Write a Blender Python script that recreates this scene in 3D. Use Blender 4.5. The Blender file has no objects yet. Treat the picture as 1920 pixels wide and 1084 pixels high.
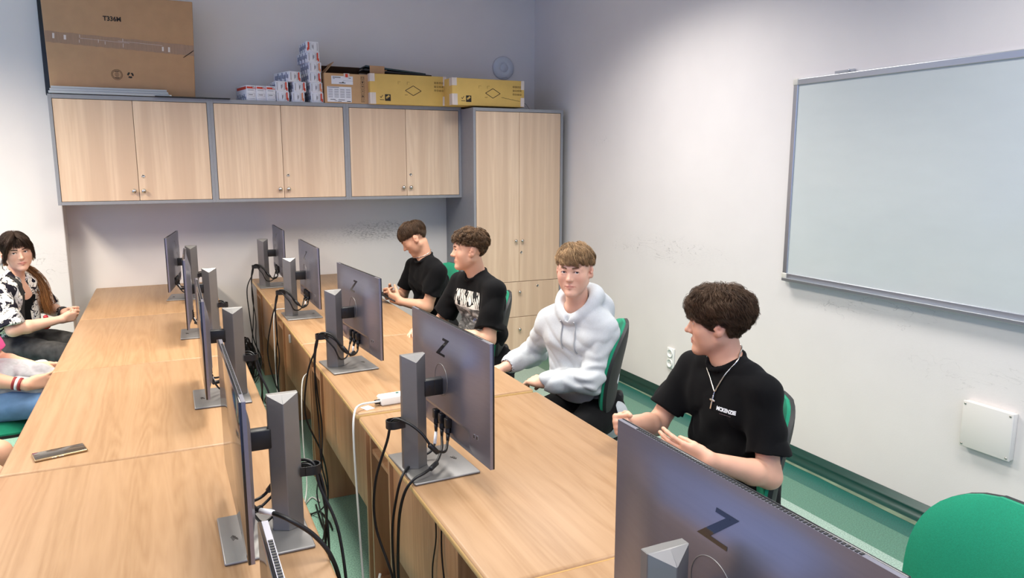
import bpy, bmesh, math, random
import numpy as np
from mathutils import Vector, Matrix, Quaternion
from mathutils.bvhtree import BVHTree

S = bpy.context.scene
COL = S.collection
rnd = random.Random(7)
PI = math.pi

# ------------------------------------------------------------------ helpers
def lin(c):
    return tuple((x / 12.92 if x <= 0.04045 else ((x + 0.055) / 1.055) ** 2.4) for x in c)

def rgb(r, g, b):
    return lin((r / 255., g / 255., b / 255.)) + (1.0,)

def mat(name, col, rough=0.5, metal=0.0, bump=0.0, bscale=200.0, var=0.0, vscale=30.0, spec=0.5,
        trans=0.0, coat=0.0, sheen=0.0, aniso=None, attr=None, emit=None):
    """procedural principled material with object-space noise for tone variation and bump"""
    m = bpy.data.materials.new(name); m.use_nodes = True
    nt = m.node_tree; N = nt.nodes; L = nt.links
    b = N['Principled BSDF']
    b.inputs['Base Color'].default_value = col
    b.inputs['Roughness'].default_value = rough
    b.inputs['Metallic'].default_value = metal
    b.inputs['Specular IOR Level'].default_value = spec
    b.inputs['Transmission Weight'].default_value = trans
    b.inputs['Coat Weight'].default_value = coat
    b.inputs['Sheen Weight'].default_value = sheen
    if emit:
        b.inputs['Emission Color'].default_value = emit[0]; b.inputs['Emission Strength'].default_value = emit[1]
    tc = N.new('ShaderNodeTexCoord'); mp = N.new('ShaderNodeMapping')
    L.new(tc.outputs['Object'], mp.inputs['Vector'])
    if aniso: mp.inputs['Scale'].default_value = aniso
    src = None
    if attr:
        a = N.new('ShaderNodeAttribute'); a.attribute_name = attr; src = a.outputs['Color']
    if var > 0:
        n = N.new('ShaderNodeTexNoise'); n.inputs['Scale'].default_value = vscale; n.inputs['Detail'].default_value = 4
        L.new(mp.outputs[0], n.inputs['Vector'])
        mr = N.new('ShaderNodeMapRange'); mr.inputs[1].default_value = .3; mr.inputs[2].default_value = .7
        mr.inputs[3].default_value = 1 - var; mr.inputs[4].default_value = 1 + var
        L.new(n.outputs['Fac'], mr.inputs[0])
        mx = N.new('ShaderNodeVectorMath'); mx.operation = 'SCALE'
        if src: L.new(src, mx.inputs[0])
        else: mx.inputs[0].default_value = col[:3]
        L.new(mr.outputs[0], mx.inputs['Scale']); src = mx.outputs[0]
    if src: L.new(src, b.inputs['Base Color'])
    if bump > 0:
        n2 = N.new('ShaderNodeTexNoise'); n2.inputs['Scale'].default_value = bscale; n2.inputs['Detail'].default_value = 3
        L.new(mp.outputs[0], n2.inputs['Vector'])
        bp = N.new('ShaderNodeBump'); bp.inputs['Strength'].default_value = bump; bp.inputs['Distance'].default_value = .002
        L.new(n2.outputs['Fac'], bp.inputs['Height']); L.new(bp.outputs[0], b.inputs['Normal'])
    return m

def wood(name, c1, c2, c3, grain=(1, 1, 1), scale=1.0, rough=.4, planks=0.0, spec=.4, fine=.5):
    """beech laminate: stretched noise figure, cathedral waves and fine pores; grain = mapping scale (small along the fibre)"""
    m = bpy.data.materials.new(name); m.use_nodes = True
    nt = m.node_tree; N = nt.nodes; L = nt.links
    b = N['Principled BSDF']; b.inputs['Roughness'].default_value = rough; b.inputs['Specular IOR Level'].default_value = spec
    tc = N.new('ShaderNodeTexCoord'); oi = N.new('ShaderNodeObjectInfo')
    ad = N.new('ShaderNodeVectorMath'); ad.operation = 'ADD'
    sc = N.new('ShaderNodeMath'); sc.operation = 'MULTIPLY'; sc.inputs[1].default_value = 37.
    L.new(oi.outputs['Random'], sc.inputs[0]); L.new(tc.outputs['Object'], ad.inputs[0]); L.new(sc.outputs[0], ad.inputs[1])
    mp = N.new('ShaderNodeMapping'); mp.inputs['Scale'].default_value = grain; L.new(ad.outputs[0], mp.inputs['Vector'])
    n1 = N.new('ShaderNodeTexNoise'); n1.inputs['Scale'].default_value = 3.2 * scale; n1.inputs['Detail'].default_value = 2; n1.inputs['Distortion'].default_value = .4
    L.new(mp.outputs[0], n1.inputs['Vector'])
    # contour lines of the figure = cathedral grain
    mu = N.new('ShaderNodeMath'); mu.operation = 'MULTIPLY'; mu.inputs[1].default_value = 13.; L.new(n1.outputs['Fac'], mu.inputs[0])
    fr = N.new('ShaderNodeMath'); fr.operation = 'PINGPONG'; fr.inputs[1].default_value = .5; L.new(mu.outputs[0], fr.inputs[0])
    n2 = N.new('ShaderNodeTexNoise'); n2.inputs['Scale'].default_value = 60 * scale; n2.inputs['Detail'].default_value = 3
    L.new(mp.outputs[0], n2.inputs['Vector'])
    mixf = N.new('ShaderNodeMix'); mixf.inputs[0].default_value = fine
    L.new(fr.outputs[0], mixf.inputs[2]); L.new(n2.outputs['Fac'], mixf.inputs[3])
    cr = N.new('ShaderNodeValToRGB'); e = cr.color_ramp.elements
    e[0].position = .12; e[0].color = c2; e[1].position = .62; e[1].color = c1
    L.new(mixf.outputs[0], cr.inputs[0])
    out = cr.outputs[0]
    # board-to-board tone
    n3 = N.new('ShaderNodeTexNoise'); n3.inputs['Scale'].default_value = 9 * scale; n3.inputs['Detail'].default_value = 1
    mp2 = N.new('ShaderNodeMapping'); mp2.inputs['Scale'].default_value = tuple(g * (.02 if g < 1 else 1) for g in grain)
    L.new(ad.outputs[0], mp2.inputs['Vector']); L.new(mp2.outputs[0], n3.inputs['Vector'])
    mx = N.new('ShaderNodeMix'); mx.data_type = 'RGBA'; mx.blend_type = 'MIX'
    mr = N.new('ShaderNodeMapRange'); mr.inputs[1].default_value = .45; mr.inputs[2].default_value = .6; mr.inputs[4].default_value = planks
    L.new(n3.outputs['Fac'], mr.inputs[0]); L.new(mr.outputs[0], mx.inputs[0]); L.new(out, mx.inputs[6]); mx.inputs[7].default_value = c3
    out = mx.outputs[2]
    L.new(out, b.inputs['Base Color'])
    bp = N.new('ShaderNodeBump'); bp.inputs['Strength'].default_value = .06; bp.inputs['Distance'].default_value = .001
    L.new(n2.outputs['Fac'], bp.inputs['Height']); L.new(bp.outputs[0], b.inputs['Normal'])
    return m

class MB:
    """collects shapes, links them as ONE mesh object"""
    def __init__(s): s.v = []; s.f = []; s.m = []; s.sm = []; s.xf = Matrix.Identity(4)
    def add(s, vs, fs, mi=0, smooth=False):
        o = len(s.v); s.v += [tuple(s.xf @ Vector(p)) for p in vs]
        for f in fs: s.f.append(tuple(i + o for i in f)); s.m.append(mi); s.sm.append(smooth)
    def box(s, c, d, mi=0, rot=None):
        x, y, z = (k / 2. for k in d); M = Matrix.Translation(c) @ (rot.to_4x4() if rot is not None else Matrix.Identity(4))
        vs = [M @ Vector(p) for p in ((-x, -y, -z), (x, -y, -z), (x, y, -z), (-x, y, -z), (-x, -y, z), (x, -y, z), (x, y, z), (-x, y, z))]
        s.add(vs, ((0, 3, 2, 1), (4, 5, 6, 7), (0, 1, 5, 4), (1, 2, 6, 5), (2, 3, 7, 6), (3, 0, 4, 7)), mi); return s
    def span(s, a, b, mi=0):
        return s.box([(p + q) / 2 for p, q in zip(a, b)], [abs(q - p) for p, q in zip(a, b)], mi)
    def rbox(s, c, d, r=.005, seg=3, mi=0, rot=None):
        bm = bmesh.new(); bmesh.ops.create_cube(bm, size=1)
        bmesh.ops.scale(bm, vec=d, verts=bm.verts)
        bmesh.ops.bevel(bm, geom=bm.edges[:], offset=min(r, min(d) * .49), segments=seg, affect='EDGES', profile=.5)
        M = Matrix.Translation(c) @ (rot.to_4x4() if rot is not None else Matrix.Identity(4))
        bm.verts.index_update()
        s.add([M @ v.co for v in bm.verts], [[v.index for v in f.verts] for f in bm.faces], mi, True); bm.free(); return s
    def prism(s, poly, M, h, mi=0, smooth=False):
        """poly: 2D points (ccw) in the local xy plane of matrix M, extruded h along local z"""
        n = len(poly)
        vs = [M @ Vector((x, y, 0)) for x, y in poly] + [M @ Vector((x, y, h)) for x, y in poly]
        fs = [tuple(range(n - 1, -1, -1)), tuple(range(n, 2 * n))]
        s.add(vs, fs, mi, False); o = len(s.v) - 2 * n
        for i in range(n):
            j = (i + 1) % n; s.f.append((o + i, o + j, o + n + j, o + n + i)); s.m.append(mi); s.sm.append(smooth)
        return s
    def tube(s, pts, r, n=8, mi=0, cap=True):
        pts = [Vector(p) for p in pts]; k = len(pts)
        rs = r if isinstance(r, (list, tuple)) else [r] * k
        t0 = (pts[1] - pts[0]).normalized(); up = Vector((0, 0, 1)) if abs(t0.z) < .9 else Vector((1, 0, 0))
        a = t0.cross(up).normalized(); vs = []
        for i in range(k):
            t = (pts[min(i + 1, k - 1)] - pts[max(i - 1, 0)]).normalized()
            a = (a - t * a.dot(t)).normalized(); b = t.cross(a)
            for j in range(n):
                th = 2 * PI * j / n; vs.append(pts[i] + (a * math.cos(th) + b * math.sin(th)) * rs[i])
        fs = [(i * n + j, i * n + (j + 1) % n, (i + 1) * n + (j + 1) % n, (i + 1) * n + j) for i in range(k - 1) for j in range(n)]
        s.add(vs, fs, mi, True)
        if cap:
            s.add(vs[:n], [tuple(range(n - 1, -1, -1))], mi); s.add(vs[-n:], [tuple(range(n))], mi)
        return s
    def lathe(s, prof, M=Matrix.Identity(4), n=24, mi=0, smooth=True):
        """prof: (r, z) pairs, turned about local z of M"""
        vs = []; fs = []
        for r, z in prof:
            for j in range(n):
                th = 2 * PI * j / n; vs.append(M @ Vector((r * math.cos(th), r * math.sin(th), z)))
        for i in range(len(prof) - 1):
            for j in range(n):
                fs.append((i * n + j, i * n + (j + 1) % n, (i + 1) * n + (j + 1) % n, (i + 1) * n + j))
        if prof[0][0] > 1e-6: fs.append(tuple(range(n - 1, -1, -1)))
        if prof[-1][0] > 1e-6: k = (len(prof) - 1) * n; fs.append(tuple(range(k, k + n)))
        s.add(vs, fs, mi, smooth); return s
    def grid(s, P, mi=0, smooth=True, flip=False):
        """P: rows of points"""
        h, w = len(P), len(P[0]); vs = [p for r in P for p in r]
        fs = []
        for i in range(h - 1):
            for j in range(w - 1):
                q = (i * w + j, i * w + j + 1, (i + 1) * w + j + 1, (i + 1) * w + j)
                fs.append(q[::-1] if flip else q)
        s.add(vs, fs, mi, smooth); return s
    def build(s, name, mats, parent=None, bevel=0.0, seg=2, loc=None):
        me = bpy.data.meshes.new(name); me.from_pydata(s.v, [], s.f)
        if not isinstance(mats, (list, tuple)): mats = [mats]
        for q in mats: me.materials.append(q)
        me.polygons.foreach_set('material_index', s.m); me.polygons.foreach_set('use_smooth', s.sm)
        me.update()
        o = bpy.data.objects.new(name, me); COL.objects.link(o)
        if parent is not None: o.parent = parent
        if loc: o.location = loc
        if bevel > 0:
            b = o.modifiers.new('bevel', 'BEVEL'); b.width = bevel; b.segments = seg; b.limit_method = 'ANGLE'; b.angle_limit = .6
            b.harden_normals = False
        return o

def T(x, y, z): return Matrix.Translation((x, y, z))
def Rx(a): return Matrix.Rotation(a, 4, 'X')
def Ry(a): return Matrix.Rotation(a, 4, 'Y')
def Rz(a): return Matrix.Rotation(a, 4, 'Z')
def M3(ex, ey, ez, o):
    m = Matrix.Identity(4)
    for i, e in enumerate((ex, ey, ez)):
        for j in range(3): m[j][i] = e[j]
    for j in range(3): m[j][3] = o[j]
    return m

def tag(o, label=None, cat=None, group=None, kind=None):
    if label: o['label'] = label
    if cat: o['category'] = cat
    if group: o['group'] = group
    if kind: o['kind'] = kind
    return o

def thing(name, loc, rz=0.0, label=None, cat=None, group=None):
    o = bpy.data.objects.new(name, None); COL.objects.link(o); o.empty_display_size = .1
    o.location = loc; o.rotation_euler = (0, 0, rz)
    return tag(o, label, cat, group)

def copy_tree(o, parent=None):
    c = o.copy(); COL.objects.link(c)
    if parent is not None: c.parent = parent
    for ch in list(o.children): copy_tree(ch, c)
    return c

def spline(pts, n=10):
    """Catmull-Rom through points"""
    P = [Vector(p) for p in pts]; P = [P[0] * 2 - P[1]] + P + [P[-1] * 2 - P[-2]]; out = []
    for i in range(1, len(P) - 2):
        for k in range(n):
            t = k / n; a, b, c, d = P[i - 1:i + 3]
            out.append(.5 * ((2 * b) + (c - a) * t + (2 * a - 5 * b + 4 * c - d) * t * t + (3 * b - a - 3 * c + d) * t ** 3))
    out.append(P[-2]); return out

def text_mesh(txt, size, M, mat_, name, parent=None, bold=0.0, sx=1.0, ex=.0003, align='CENTER'):
    """letters as a thin mesh lying in the local xy plane of M"""
    cu = bpy.data.curves.new(name, 'FONT'); cu.body = txt; cu.size = size; cu.align_x = align; cu.align_y = 'CENTER'
    cu.extrude = ex; cu.offset = bold; cu.resolution_u = 3
    t = bpy.data.objects.new(name + '_tmp', cu); COL.objects.link(t)
    dg = bpy.context.evaluated_depsgraph_get(); dg.update()
    me = bpy.data.meshes.new_from_object(t.evaluated_get(dg)); bpy.data.objects.remove(t)
    me.transform(M @ Matrix.Diagonal((sx, 1, 1, 1))); me.materials.clear(); me.materials.append(mat_)
    o = bpy.data.objects.new(name, me); COL.objects.link(o)
    if parent is not None: o.parent = parent
    return o
# ------------------------------------------------------------------ materials
def wall_mat(name, col, scuffs, amp=.9, roll=.02):
    """painted plaster; scuffs = list of (centre, half sizes, strength) ellipsoids where shoe and chair rubs mark the paint"""
    m = mat(name, col, .85, var=roll, vscale=3, bump=.12, bscale=160, spec=.25)
    nt = m.node_tree; N = nt.nodes; L = nt.links; b = N['Principled BSDF']
    base = b.inputs['Base Color'].links[0].from_socket
    tc = [n for n in N if n.type == 'TEX_COORD'][0]
    def math_(op, a, c=None):
        n = N.new('ShaderNodeMath'); n.operation = op
        for i, x in enumerate((a, c)):
            if x is None: continue
            if isinstance(x, (int, float)): n.inputs[i].default_value = x
            else: L.new(x, n.inputs[i])
        return n.outputs[0]
    for (c, h, k, sc) in scuffs:
        sm = 1.6 if k > .9 or k == .25 else .35
        mp = N.new('ShaderNodeMapping'); mp.vector_type = 'TEXTURE'; mp.inputs['Location'].default_value = c; mp.inputs['Scale'].default_value = h
        L.new(tc.outputs['Object'], mp.inputs['Vector'])
        ln = N.new('ShaderNodeVectorMath'); ln.operation = 'LENGTH'; L.new(mp.outputs[0], ln.inputs[0])
        fall = math_('MAXIMUM', math_('SUBTRACT', 1.0, ln.outputs['Value']), 0.0)
        mp2 = N.new('ShaderNodeMapping'); mp2.inputs['Scale'].default_value = sc; mp2.inputs['Rotation'].default_value = (.3, .25, .2)
        L.new(tc.outputs['Object'], mp2.inputs['Vector'])
        n1 = N.new('ShaderNodeTexNoise'); n1.inputs['Scale'].default_value = 4.2; n1.inputs['Detail'].default_value = 4; n1.inputs['Distortion'].default_value = 1.2
        L.new(mp2.outputs[0], n1.inputs['Vector'])
        line = math_('LESS_THAN', math_('ABSOLUTE', math_('SUBTRACT', n1.outputs['Fac'], .5)), .0045)
        n2 = N.new('ShaderNodeTexNoise'); n2.inputs['Scale'].default_value = 9; n2.inputs['Detail'].default_value = 2
        L.new(tc.outputs['Object'], n2.inputs['Vector'])
        patch = math_('GREATER_THAN', math_('ADD', n2.outputs['Fac'], math_('MULTIPLY', fall, .35)), .60)
        n3 = N.new('ShaderNodeTexNoise'); n3.inputs['Scale'].default_value = 60; n3.inputs['Detail'].default_value = 3
        L.new(mp2.outputs[0], n3.inputs['Vector'])
        smudge = math_('MULTIPLY', math_('MAXIMUM', math_('SUBTRACT', n3.outputs['Fac'], .45), 0.0), sm)
        msk = math_('MULTIPLY', math_('ADD', math_('MULTIPLY', line, math_('MULTIPLY', patch, .55)), smudge), math_('MULTIPLY', math_('MINIMUM', math_('MULTIPLY', fall, 2.2), 1.0), k))
        mx = N.new('ShaderNodeMix'); mx.data_type = 'RGBA'; L.new(msk, mx.inputs[0]); L.new(base, mx.inputs[6]); mx.inputs[7].default_value = rgb(70, 62, 56)
        base = mx.outputs[2]
    L.new(base, b.inputs['Base Color'])
    return m

def floor_mat():
    m = mat('vinyl_floor', rgb(95, 140, 118), .28, bump=.05, bscale=60, spec=.45)
    nt = m.node_tree; N = nt.nodes; L = nt.links; b = N['Principled BSDF']
    tc = [n for n in N if n.type == 'TEX_COORD'][0]
    sx = N.new('ShaderNodeSeparateXYZ'); L.new(tc.outputs['Object'], sx.inputs[0])
    cr = N.new('ShaderNodeValToRGB'); cr.color_ramp.interpolation = 'CONSTANT'
    mr = N.new('ShaderNodeMapRange'); mr.inputs[1].default_value = 0; mr.inputs[2].default_value = 4.0; L.new(sx.outputs['X'], mr.inputs[0])
    e = cr.color_ramp.elements
    e[0].position = 0; e[0].color = rgb(146, 188, 168)
    e[1].position = 1.55 / 4; e[1].color = rgb(148, 172, 160)
    q = e.new(2.745 / 4); q.color = rgb(78, 122, 104)
    q = e.new(2.965 / 4); q.color = rgb(28, 92, 82)
    L.new(mr.outputs[0], cr.inputs[0])
    n = N.new('ShaderNodeTexNoise'); n.inputs['Scale'].default_value = 170; n.inputs['Detail'].default_value = 2
    L.new(tc.outputs['Object'], n.inputs['Vector'])
    r2 = N.new('ShaderNodeValToRGB'); r2.color_ramp.elements[0].position = .35; r2.color_ramp.elements[0].color = (.62, .66, .64, 1); r2.color_ramp.elements[1].position = .68; r2.color_ramp.elements[1].color = (1.25, 1.25, 1.25, 1)
    L.new(n.outputs['Fac'], r2.inputs[0])
    mx = N.new('ShaderNodeMix'); mx.data_type = 'RGBA'; mx.blend_type = 'MULTIPLY'; mx.inputs[0].default_value = 1
    L.new(cr.outputs[0], mx.inputs[6]); L.new(r2.outputs[0], mx.inputs[7]); L.new(mx.outputs[2], b.inputs['Base Color'])
    return m

WH = rgb(227, 221, 216)
m_wall_b = wall_mat('plaster_back', WH, [((1.72, 6.38, 1.11), (.42, .5, .10), 1.0, (.8, .8, 2.2)), ((1.5, 6.38, 1.07), (.7, .5, .10), .25, (.8, .8, 2.2))])
m_wall_r = wall_mat('plaster_right', WH, [((3.19, 4.3, 1.08), (.5, .85, .13), .55, (.8, .8, 2.4)), ((3.19, 2.6, .98), (.5, .5, .16), .35, (.8, .8, 2.4)), ((3.19, 5.2, 1.86), (.5, .2, .06), .35, (1, 1, 1)), ((3.19, 1.9, .75), (.5, .6, .16), .2, (.8, .8, 2.4))])
m_wall_l = wall_mat('plaster_left', WH, [((-.8, 6.12, .98), (.3, .5, .16), .45, (1, 1, 2.2))])
m_ceil = mat('ceiling_paint', rgb(225, 225, 225), .9, var=.02)
m_floor = floor_mat()
m_cove = mat('vinyl_cove', rgb(6, 56, 48), .4, var=.15, vscale=60, aniso=(1, .15, 1), bump=.1, bscale=90)
m_weld = mat('weld_line', rgb(104, 120, 98), .45, var=.25, vscale=8)
m_desk = wood('desk_beech', rgb(162, 129, 95), rgb(145, 111, 78), rgb(165, 132, 99), (1, .06, 1), 2.6, .40, .5, .3, .5)
m_side = wood('desk_carcass', rgb(192, 147, 108), rgb(164, 120, 84), rgb(196, 152, 116), (1, 1, .07), 1.6, .42, .5)
m_edge = mat('desk_edging', rgb(214, 178, 118), .4, var=.06)
m_edgeY = mat('yellow_edging', rgb(206, 172, 102), .4, var=.06)
m_door = wood('cabinet_beech', rgb(235, 208, 178), rgb(216, 185, 154), rgb(212, 182, 153), (1, 1, .05), 1.2, .5, .8, .3, .62)
m_grey = mat('cabinet_grey', rgb(146, 147, 150), .5, var=.03)
m_dark = mat('shadow_gap', rgb(40, 34, 30), .7)
m_chrome = mat('brushed_nickel', rgb(205, 200, 190), .28, 1.0)
m_alu = mat('aluminium', rgb(196, 200, 206), .35, .9)
m_plastic_w = mat('white_plastic', rgb(236, 236, 230), .4)
m_plastic_b = mat('black_plastic', rgb(22, 22, 24), .45)
m_cable_b = mat('black_cable', rgb(14, 14, 15), .45)
m_cable_w = mat('white_cable', rgb(206, 208, 204), .5)
m_paper = mat('white_paper', rgb(232, 232, 236), .7)
m_ink = mat('black_ink', rgb(38, 30, 24), .7)
m_inkg = mat('grey_ink', rgb(120, 118, 124), .7)
m_inkb = mat('blue_grey_ink', rgb(120, 126, 150), .7, var=.5, vscale=45)
m_red = mat('red_print', rgb(214, 66, 40), .6)
m_orange = mat('faded_red_print', rgb(222, 140, 98), .6)
m_carton = mat('brown_cardboard', rgb(186, 146, 108), .85, var=.05, vscale=12, bump=.1, bscale=80)
m_carton2 = mat('tan_cardboard', rgb(200, 160, 116), .85, var=.05, vscale=12, bump=.1, bscale=80)
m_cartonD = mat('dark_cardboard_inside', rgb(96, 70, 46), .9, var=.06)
m_gold = mat('gold_cardboard', rgb(222, 184, 102), .62, var=.05, vscale=9, spec=.3)
m_tape = mat('packing_tape', rgb(160, 126, 96), .3, var=.1, vscale=25, aniso=(4, 1, .5), spec=.6)
m_tapew = mat('clear_tape_on_carton', rgb(222, 208, 196), .35, var=.12, vscale=60, aniso=(3, 1, .1))
m_mon = mat('monitor_metal', rgb(138, 138, 150), .36, .8, var=.03, vscale=120, aniso=(1, .05, 1))
m_post = mat('stand_metal', rgb(134, 132, 130), .45, .7, var=.02)
m_screen = mat('screen_glass', rgb(18, 18, 20), .09, spec=.6)
m_logo = mat('gloss_black', rgb(10, 10, 12), .06, spec=.8)
m_green = mat('green_upholstery', rgb(4, 132, 98), .9, var=.10, vscale=260, bump=.35, bscale=900, sheen=.05)
m_blackfoam = mat('black_shell', rgb(30, 32, 32), .6, bump=.1)
m_board = mat('whiteboard_enamel', rgb(200, 206, 203), .22, var=.015, vscale=5, aniso=(1, 1, 3), spec=.45, coat=.2)
m_ap = mat('access_point_plastic', rgb(206, 210, 216), .45)
m_bag = mat('black_bag_film', rgb(12, 12, 13), .35, bump=.4, bscale=40)

# ------------------------------------------------------------------ room
XR, YB, ZC = 3.19, 6.38, 3.15
def struct(name, mb, m, bevel=0.0):
    return tag(mb.build(name, m, bevel=bevel), kind='structure')
struct('floor', MB().span((-3.2, -2.2, -.1), (XR + .1, YB + .1, 0)), m_floor)
struct('ceiling', MB().span((-3.2, -2.2, ZC), (XR + .1, YB + .1, ZC + .1)), m_ceil)
struct('wall_back', MB().span((-3.2, YB, 0), (XR + .1, YB + .12, ZC)), m_wall_b)
struct('wall_right', MB().span((XR, -2.2, 0), (XR + .12, YB, ZC)), m_wall_r)
struct('wall_left', MB().span((-3.2, 6.20, 0), (-.664, YB, ZC)), m_wall_l, .006)      # projecting pier beside the cupboards
def cove(x0, z0):    # skirting profile: up the wall, round the cove, short foot on the floor
    p = [(0, z0), (-.004, z0), (-.006, .045)]
    for k in range(6):
        a = k / 5 * PI / 2; p.append((-.006 - .04 * (1 - math.cos(a)), .045 - .041 * math.sin(a)))
    p += [(-.06, .0025), (-.06, .0), (0, 0)]
    return p
bb = MB(); bb.prism(cove(0, .078), M3((1, 0, 0), (0, 0, 1), (0, -1, 0), (XR, YB, 0)), YB + 2.2, 0, True); struct('baseboard_right', bb, m_cove)
bb = MB(); bb.prism(cove(0, .078), M3((0, 1, 0), (0, 0, 1), (1, 0, 0), (-.664, YB, 0)), XR + .664 - .05, 0, True); struct('baseboard_back', bb, m_cove)
bb = MB(); P = []
for k in range(60):
    y = -2 + k * .14; w = .004 + .005 * math.sin(k * 1.3) + (.012 if 12 < k < 34 else 0)
    P.append([(XR - .062 - w - .008, y, .0012), (XR - .062 - .006, y, .003), (XR - .058, y, .0042)])
bb.grid(P); struct('trim_1', bb, m_weld)

# ------------------------------------------------------------------ cupboards
def knob(parent, x, z, y=-.0, r=.0155):
    k = MB(); k.lathe([(.006, 0), (.006, .010), (r * .8, .012), (r, .018), (r * .93, .024), (r * .5, .028), (0, .029)], M3((1, 0, 0), (0, 0, 1), (0, -1, 0), (x, y, z)), 20)
    return k.build('knob', m_chrome, parent)
def lock(parent, x, z, y=0.0, r=.011):
    k = MB(); k.lathe([(r, 0), (r, .003), (r * .75, .0045), (r * .72, .0035), (0, .0035)], M3((1, 0, 0), (0, 0, 1), (0, -1, 0), (x, y, z)), 20)
    k.box((x, y - .004, z), (.0025, .0015, .010), 1)
    return k.build('lock', [m_chrome, m_ink], parent)
def wall_cupboard(x0, x1, label):
    w = x1 - x0; z0, z1, yf = 1.396, 2.145, 5.98; h = z1 - z0; d = YB - yf
    t = thing('wall_cupboard', ((x0 + x1) / 2, yf, z0), 0, label, 'cupboard', 'wall cupboards above the desks')
    e = .022
    b = MB(); b.span((-w / 2, .0, 0), (-w / 2 + e, d, h)); b.span((w / 2 - e, .0, 0), (w / 2, d, h))
    b.span((-w / 2 + e, .0, 0), (w / 2 - e, d, e)); b.span((-w / 2 + e, .0, h - e - .006), (w / 2 - e, d, h)); b.span((-w / 2 + e, d - .02, e), (w / 2 - e, d - .005, h - e))
    b.build('carcass', m_grey, t, .0015)
    g = .003; mid = 0.0
    for s in (-1, 1):
        a, c = (-w / 2 + e + g, mid - g / 2) if s < 0 else (mid + g / 2, w / 2 - e - g)
        dr = MB().span((a, .003, e + g), (c, .021, h - e - .006 - g)).build('door', m_door, t, .0012)
        kx = -.031 if s < 0 else .031
        knob(dr, kx, .092, .003)
        if s > 0: lock(dr, .033, .196, .003)
    return t
WC = [(-.665, .3485, 'leftmost of the three wall cupboards, with the large brown carton on top'),
      (.3485, 1.340, 'middle wall cupboard, with the small white boxes stacked on top'),
      (1.340, 2.3045, 'wall cupboard beside the tall cabinet, under the first gold carton')]
for a in WC: wall_cupboard(*a)

def tall_cabinet():
    x0, x1, yf, h = 2.305, 3.132, 5.71, 2.128; w = x1 - x0; d = YB - yf - .002
    t = thing('tall_cabinet', ((x0 + x1) / 2, yf, 0), 0, 'tall beech cabinet with grey sides in the corner beside the right wall', 'cabinet')
    e = .022; b = MB()
    b.span((-w / 2, 0, .035), (-w / 2 + e, d, h)); b.span((w / 2 - e, 0, .035), (w / 2, d, h)); b.span((-w / 2 + e, 0, .035), (w / 2 - e, d, .06)); b.span((-w / 2 + e, 0, h - .026), (w / 2 - e, d, h)); b.span((-w / 2 + e, d - .02, .06), (w / 2 - e, d - .004, h - .026))
    b.build('carcass', m_grey, t, .0015)
    MB().span((-w / 2 + .02, .03, 0), (w / 2 - .02, d - .02, .035)).build('plinth', m_dark, t)
    g = .003; xl, xr = -w / 2 + e + g, w / 2 - e - g
    for s in (-1, 1):
        a, c = (xl, -g / 2) if s < 0 else (g / 2, xr)
        dr = MB().span((a, .003, .682), (c, .021, h - .029)).build('door', m_door, t, .0012)
        knob(dr, -.036 if s < 0 else .024, 1.033, .003, .014)
        if s > 0: lock(dr, .020, .933, .003)
    for z0, z1, kz, lz in ((.372, .678, .592, .634), (.063, .368, .264, .288)):
        dr = MB().span((xl, .003, z0), (xr, .021, z1)).build('drawer', m_door, t, .0012)
        knob(dr, 0.0, kz, .003, .014); lock(dr, .178, lz, .003)
tall_cabinet()

# ------------------------------------------------------------------ desks
def desk(x0, x1, y0, y1, side, label, group, modesty_to=None):
    """side = +1: sitter on +x, aisle side is -x"""
    w = x1 - x0; l = y1 - y0
    t = thing('desk', ((x0 + x1) / 2, (y0 + y1) / 2, 0), 0, label, 'desk', group)
    tp = MB(); tp.rbox((0, 0, .7355), (w, l - .004, .029), .011, 3)
    top = tp.build('tabletop', [m_desk, m_edge], t)
    for p in top.data.polygons:
        if abs(p.normal.z) < .6: p.material_index = 1
    sx = -side; xa = sx * (w / 2 - .035)          # aisle-side plane
    xs = -sx * (w / 2 - .04)                      # sitter-side plane
    zt = .7208; th = .018; cw = .25
    def pan(name, a, b): return MB().span(a, b).build(name, m_side, t, .001)
    lo, hi = min(xa, xs), max(xa, xs)
    pan('side_panel', (lo, l / 2 - .02 - th, 0), (hi, l / 2 - .02, zt))
    pan('side_panel', (lo, l / 2 - .02 - cw - th, 0), (hi, l / 2 - .02 - cw, zt))
    pan('side_panel', (lo, -l / 2 + .02, 0), (hi, -l / 2 + .02 + th, zt))
    pan('shelf', (lo + .004, l / 2 - .02 - cw, .612), (hi - .004, l / 2 - .02 - th, .63))
    pan('shelf', (lo + .004, l / 2 - .02 - cw, .09), (hi - .004, l / 2 - .02 - th, .108))
    pan('rail', (xa - sx * .0, l / 2 - .02 - cw, .0), (xa - sx * .018, l / 2 - .02 - th, .09))
    pan('cubby_back', (xs, l / 2 - .02 - cw, .108), (xs + sx * .018, l / 2 - .02 - th, .612))
    ye = -l / 2 + .02 + th if modesty_to is None else modesty_to
    md = pan('modesty_panel', (xa - sx * .012, ye, .33), (xa - sx * .03, l / 2 - .02 - cw - th, zt))
    if modesty_to is not None:
        pan('side_panel', (xa - sx * .012, ye - th, 0), (xs + sx * .25, ye, zt))
        pan('modesty_panel', (xa - sx * .30, -l / 2 + .02 + th, .33), (xa - sx * .318, ye - th, zt))
    return t
RX0, RX1 = .600, 1.346; RY = [6.375, 5.168, 3.902, 2.668, 1.40, .13]
LX0, LX1 = -.518, .300; LY = [6.37, 5.09, 3.83, 2.57, 1.30, .03]
rl = ['beech desk against the back wall in the right row', 'second beech desk from the back wall in the right row', 'beech desk in the right row beneath the white power block',
      'beech desk in the right row in front of the boy in a grey hoodie', 'nearest beech desk in the right row, under the big foreground monitor']
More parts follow.
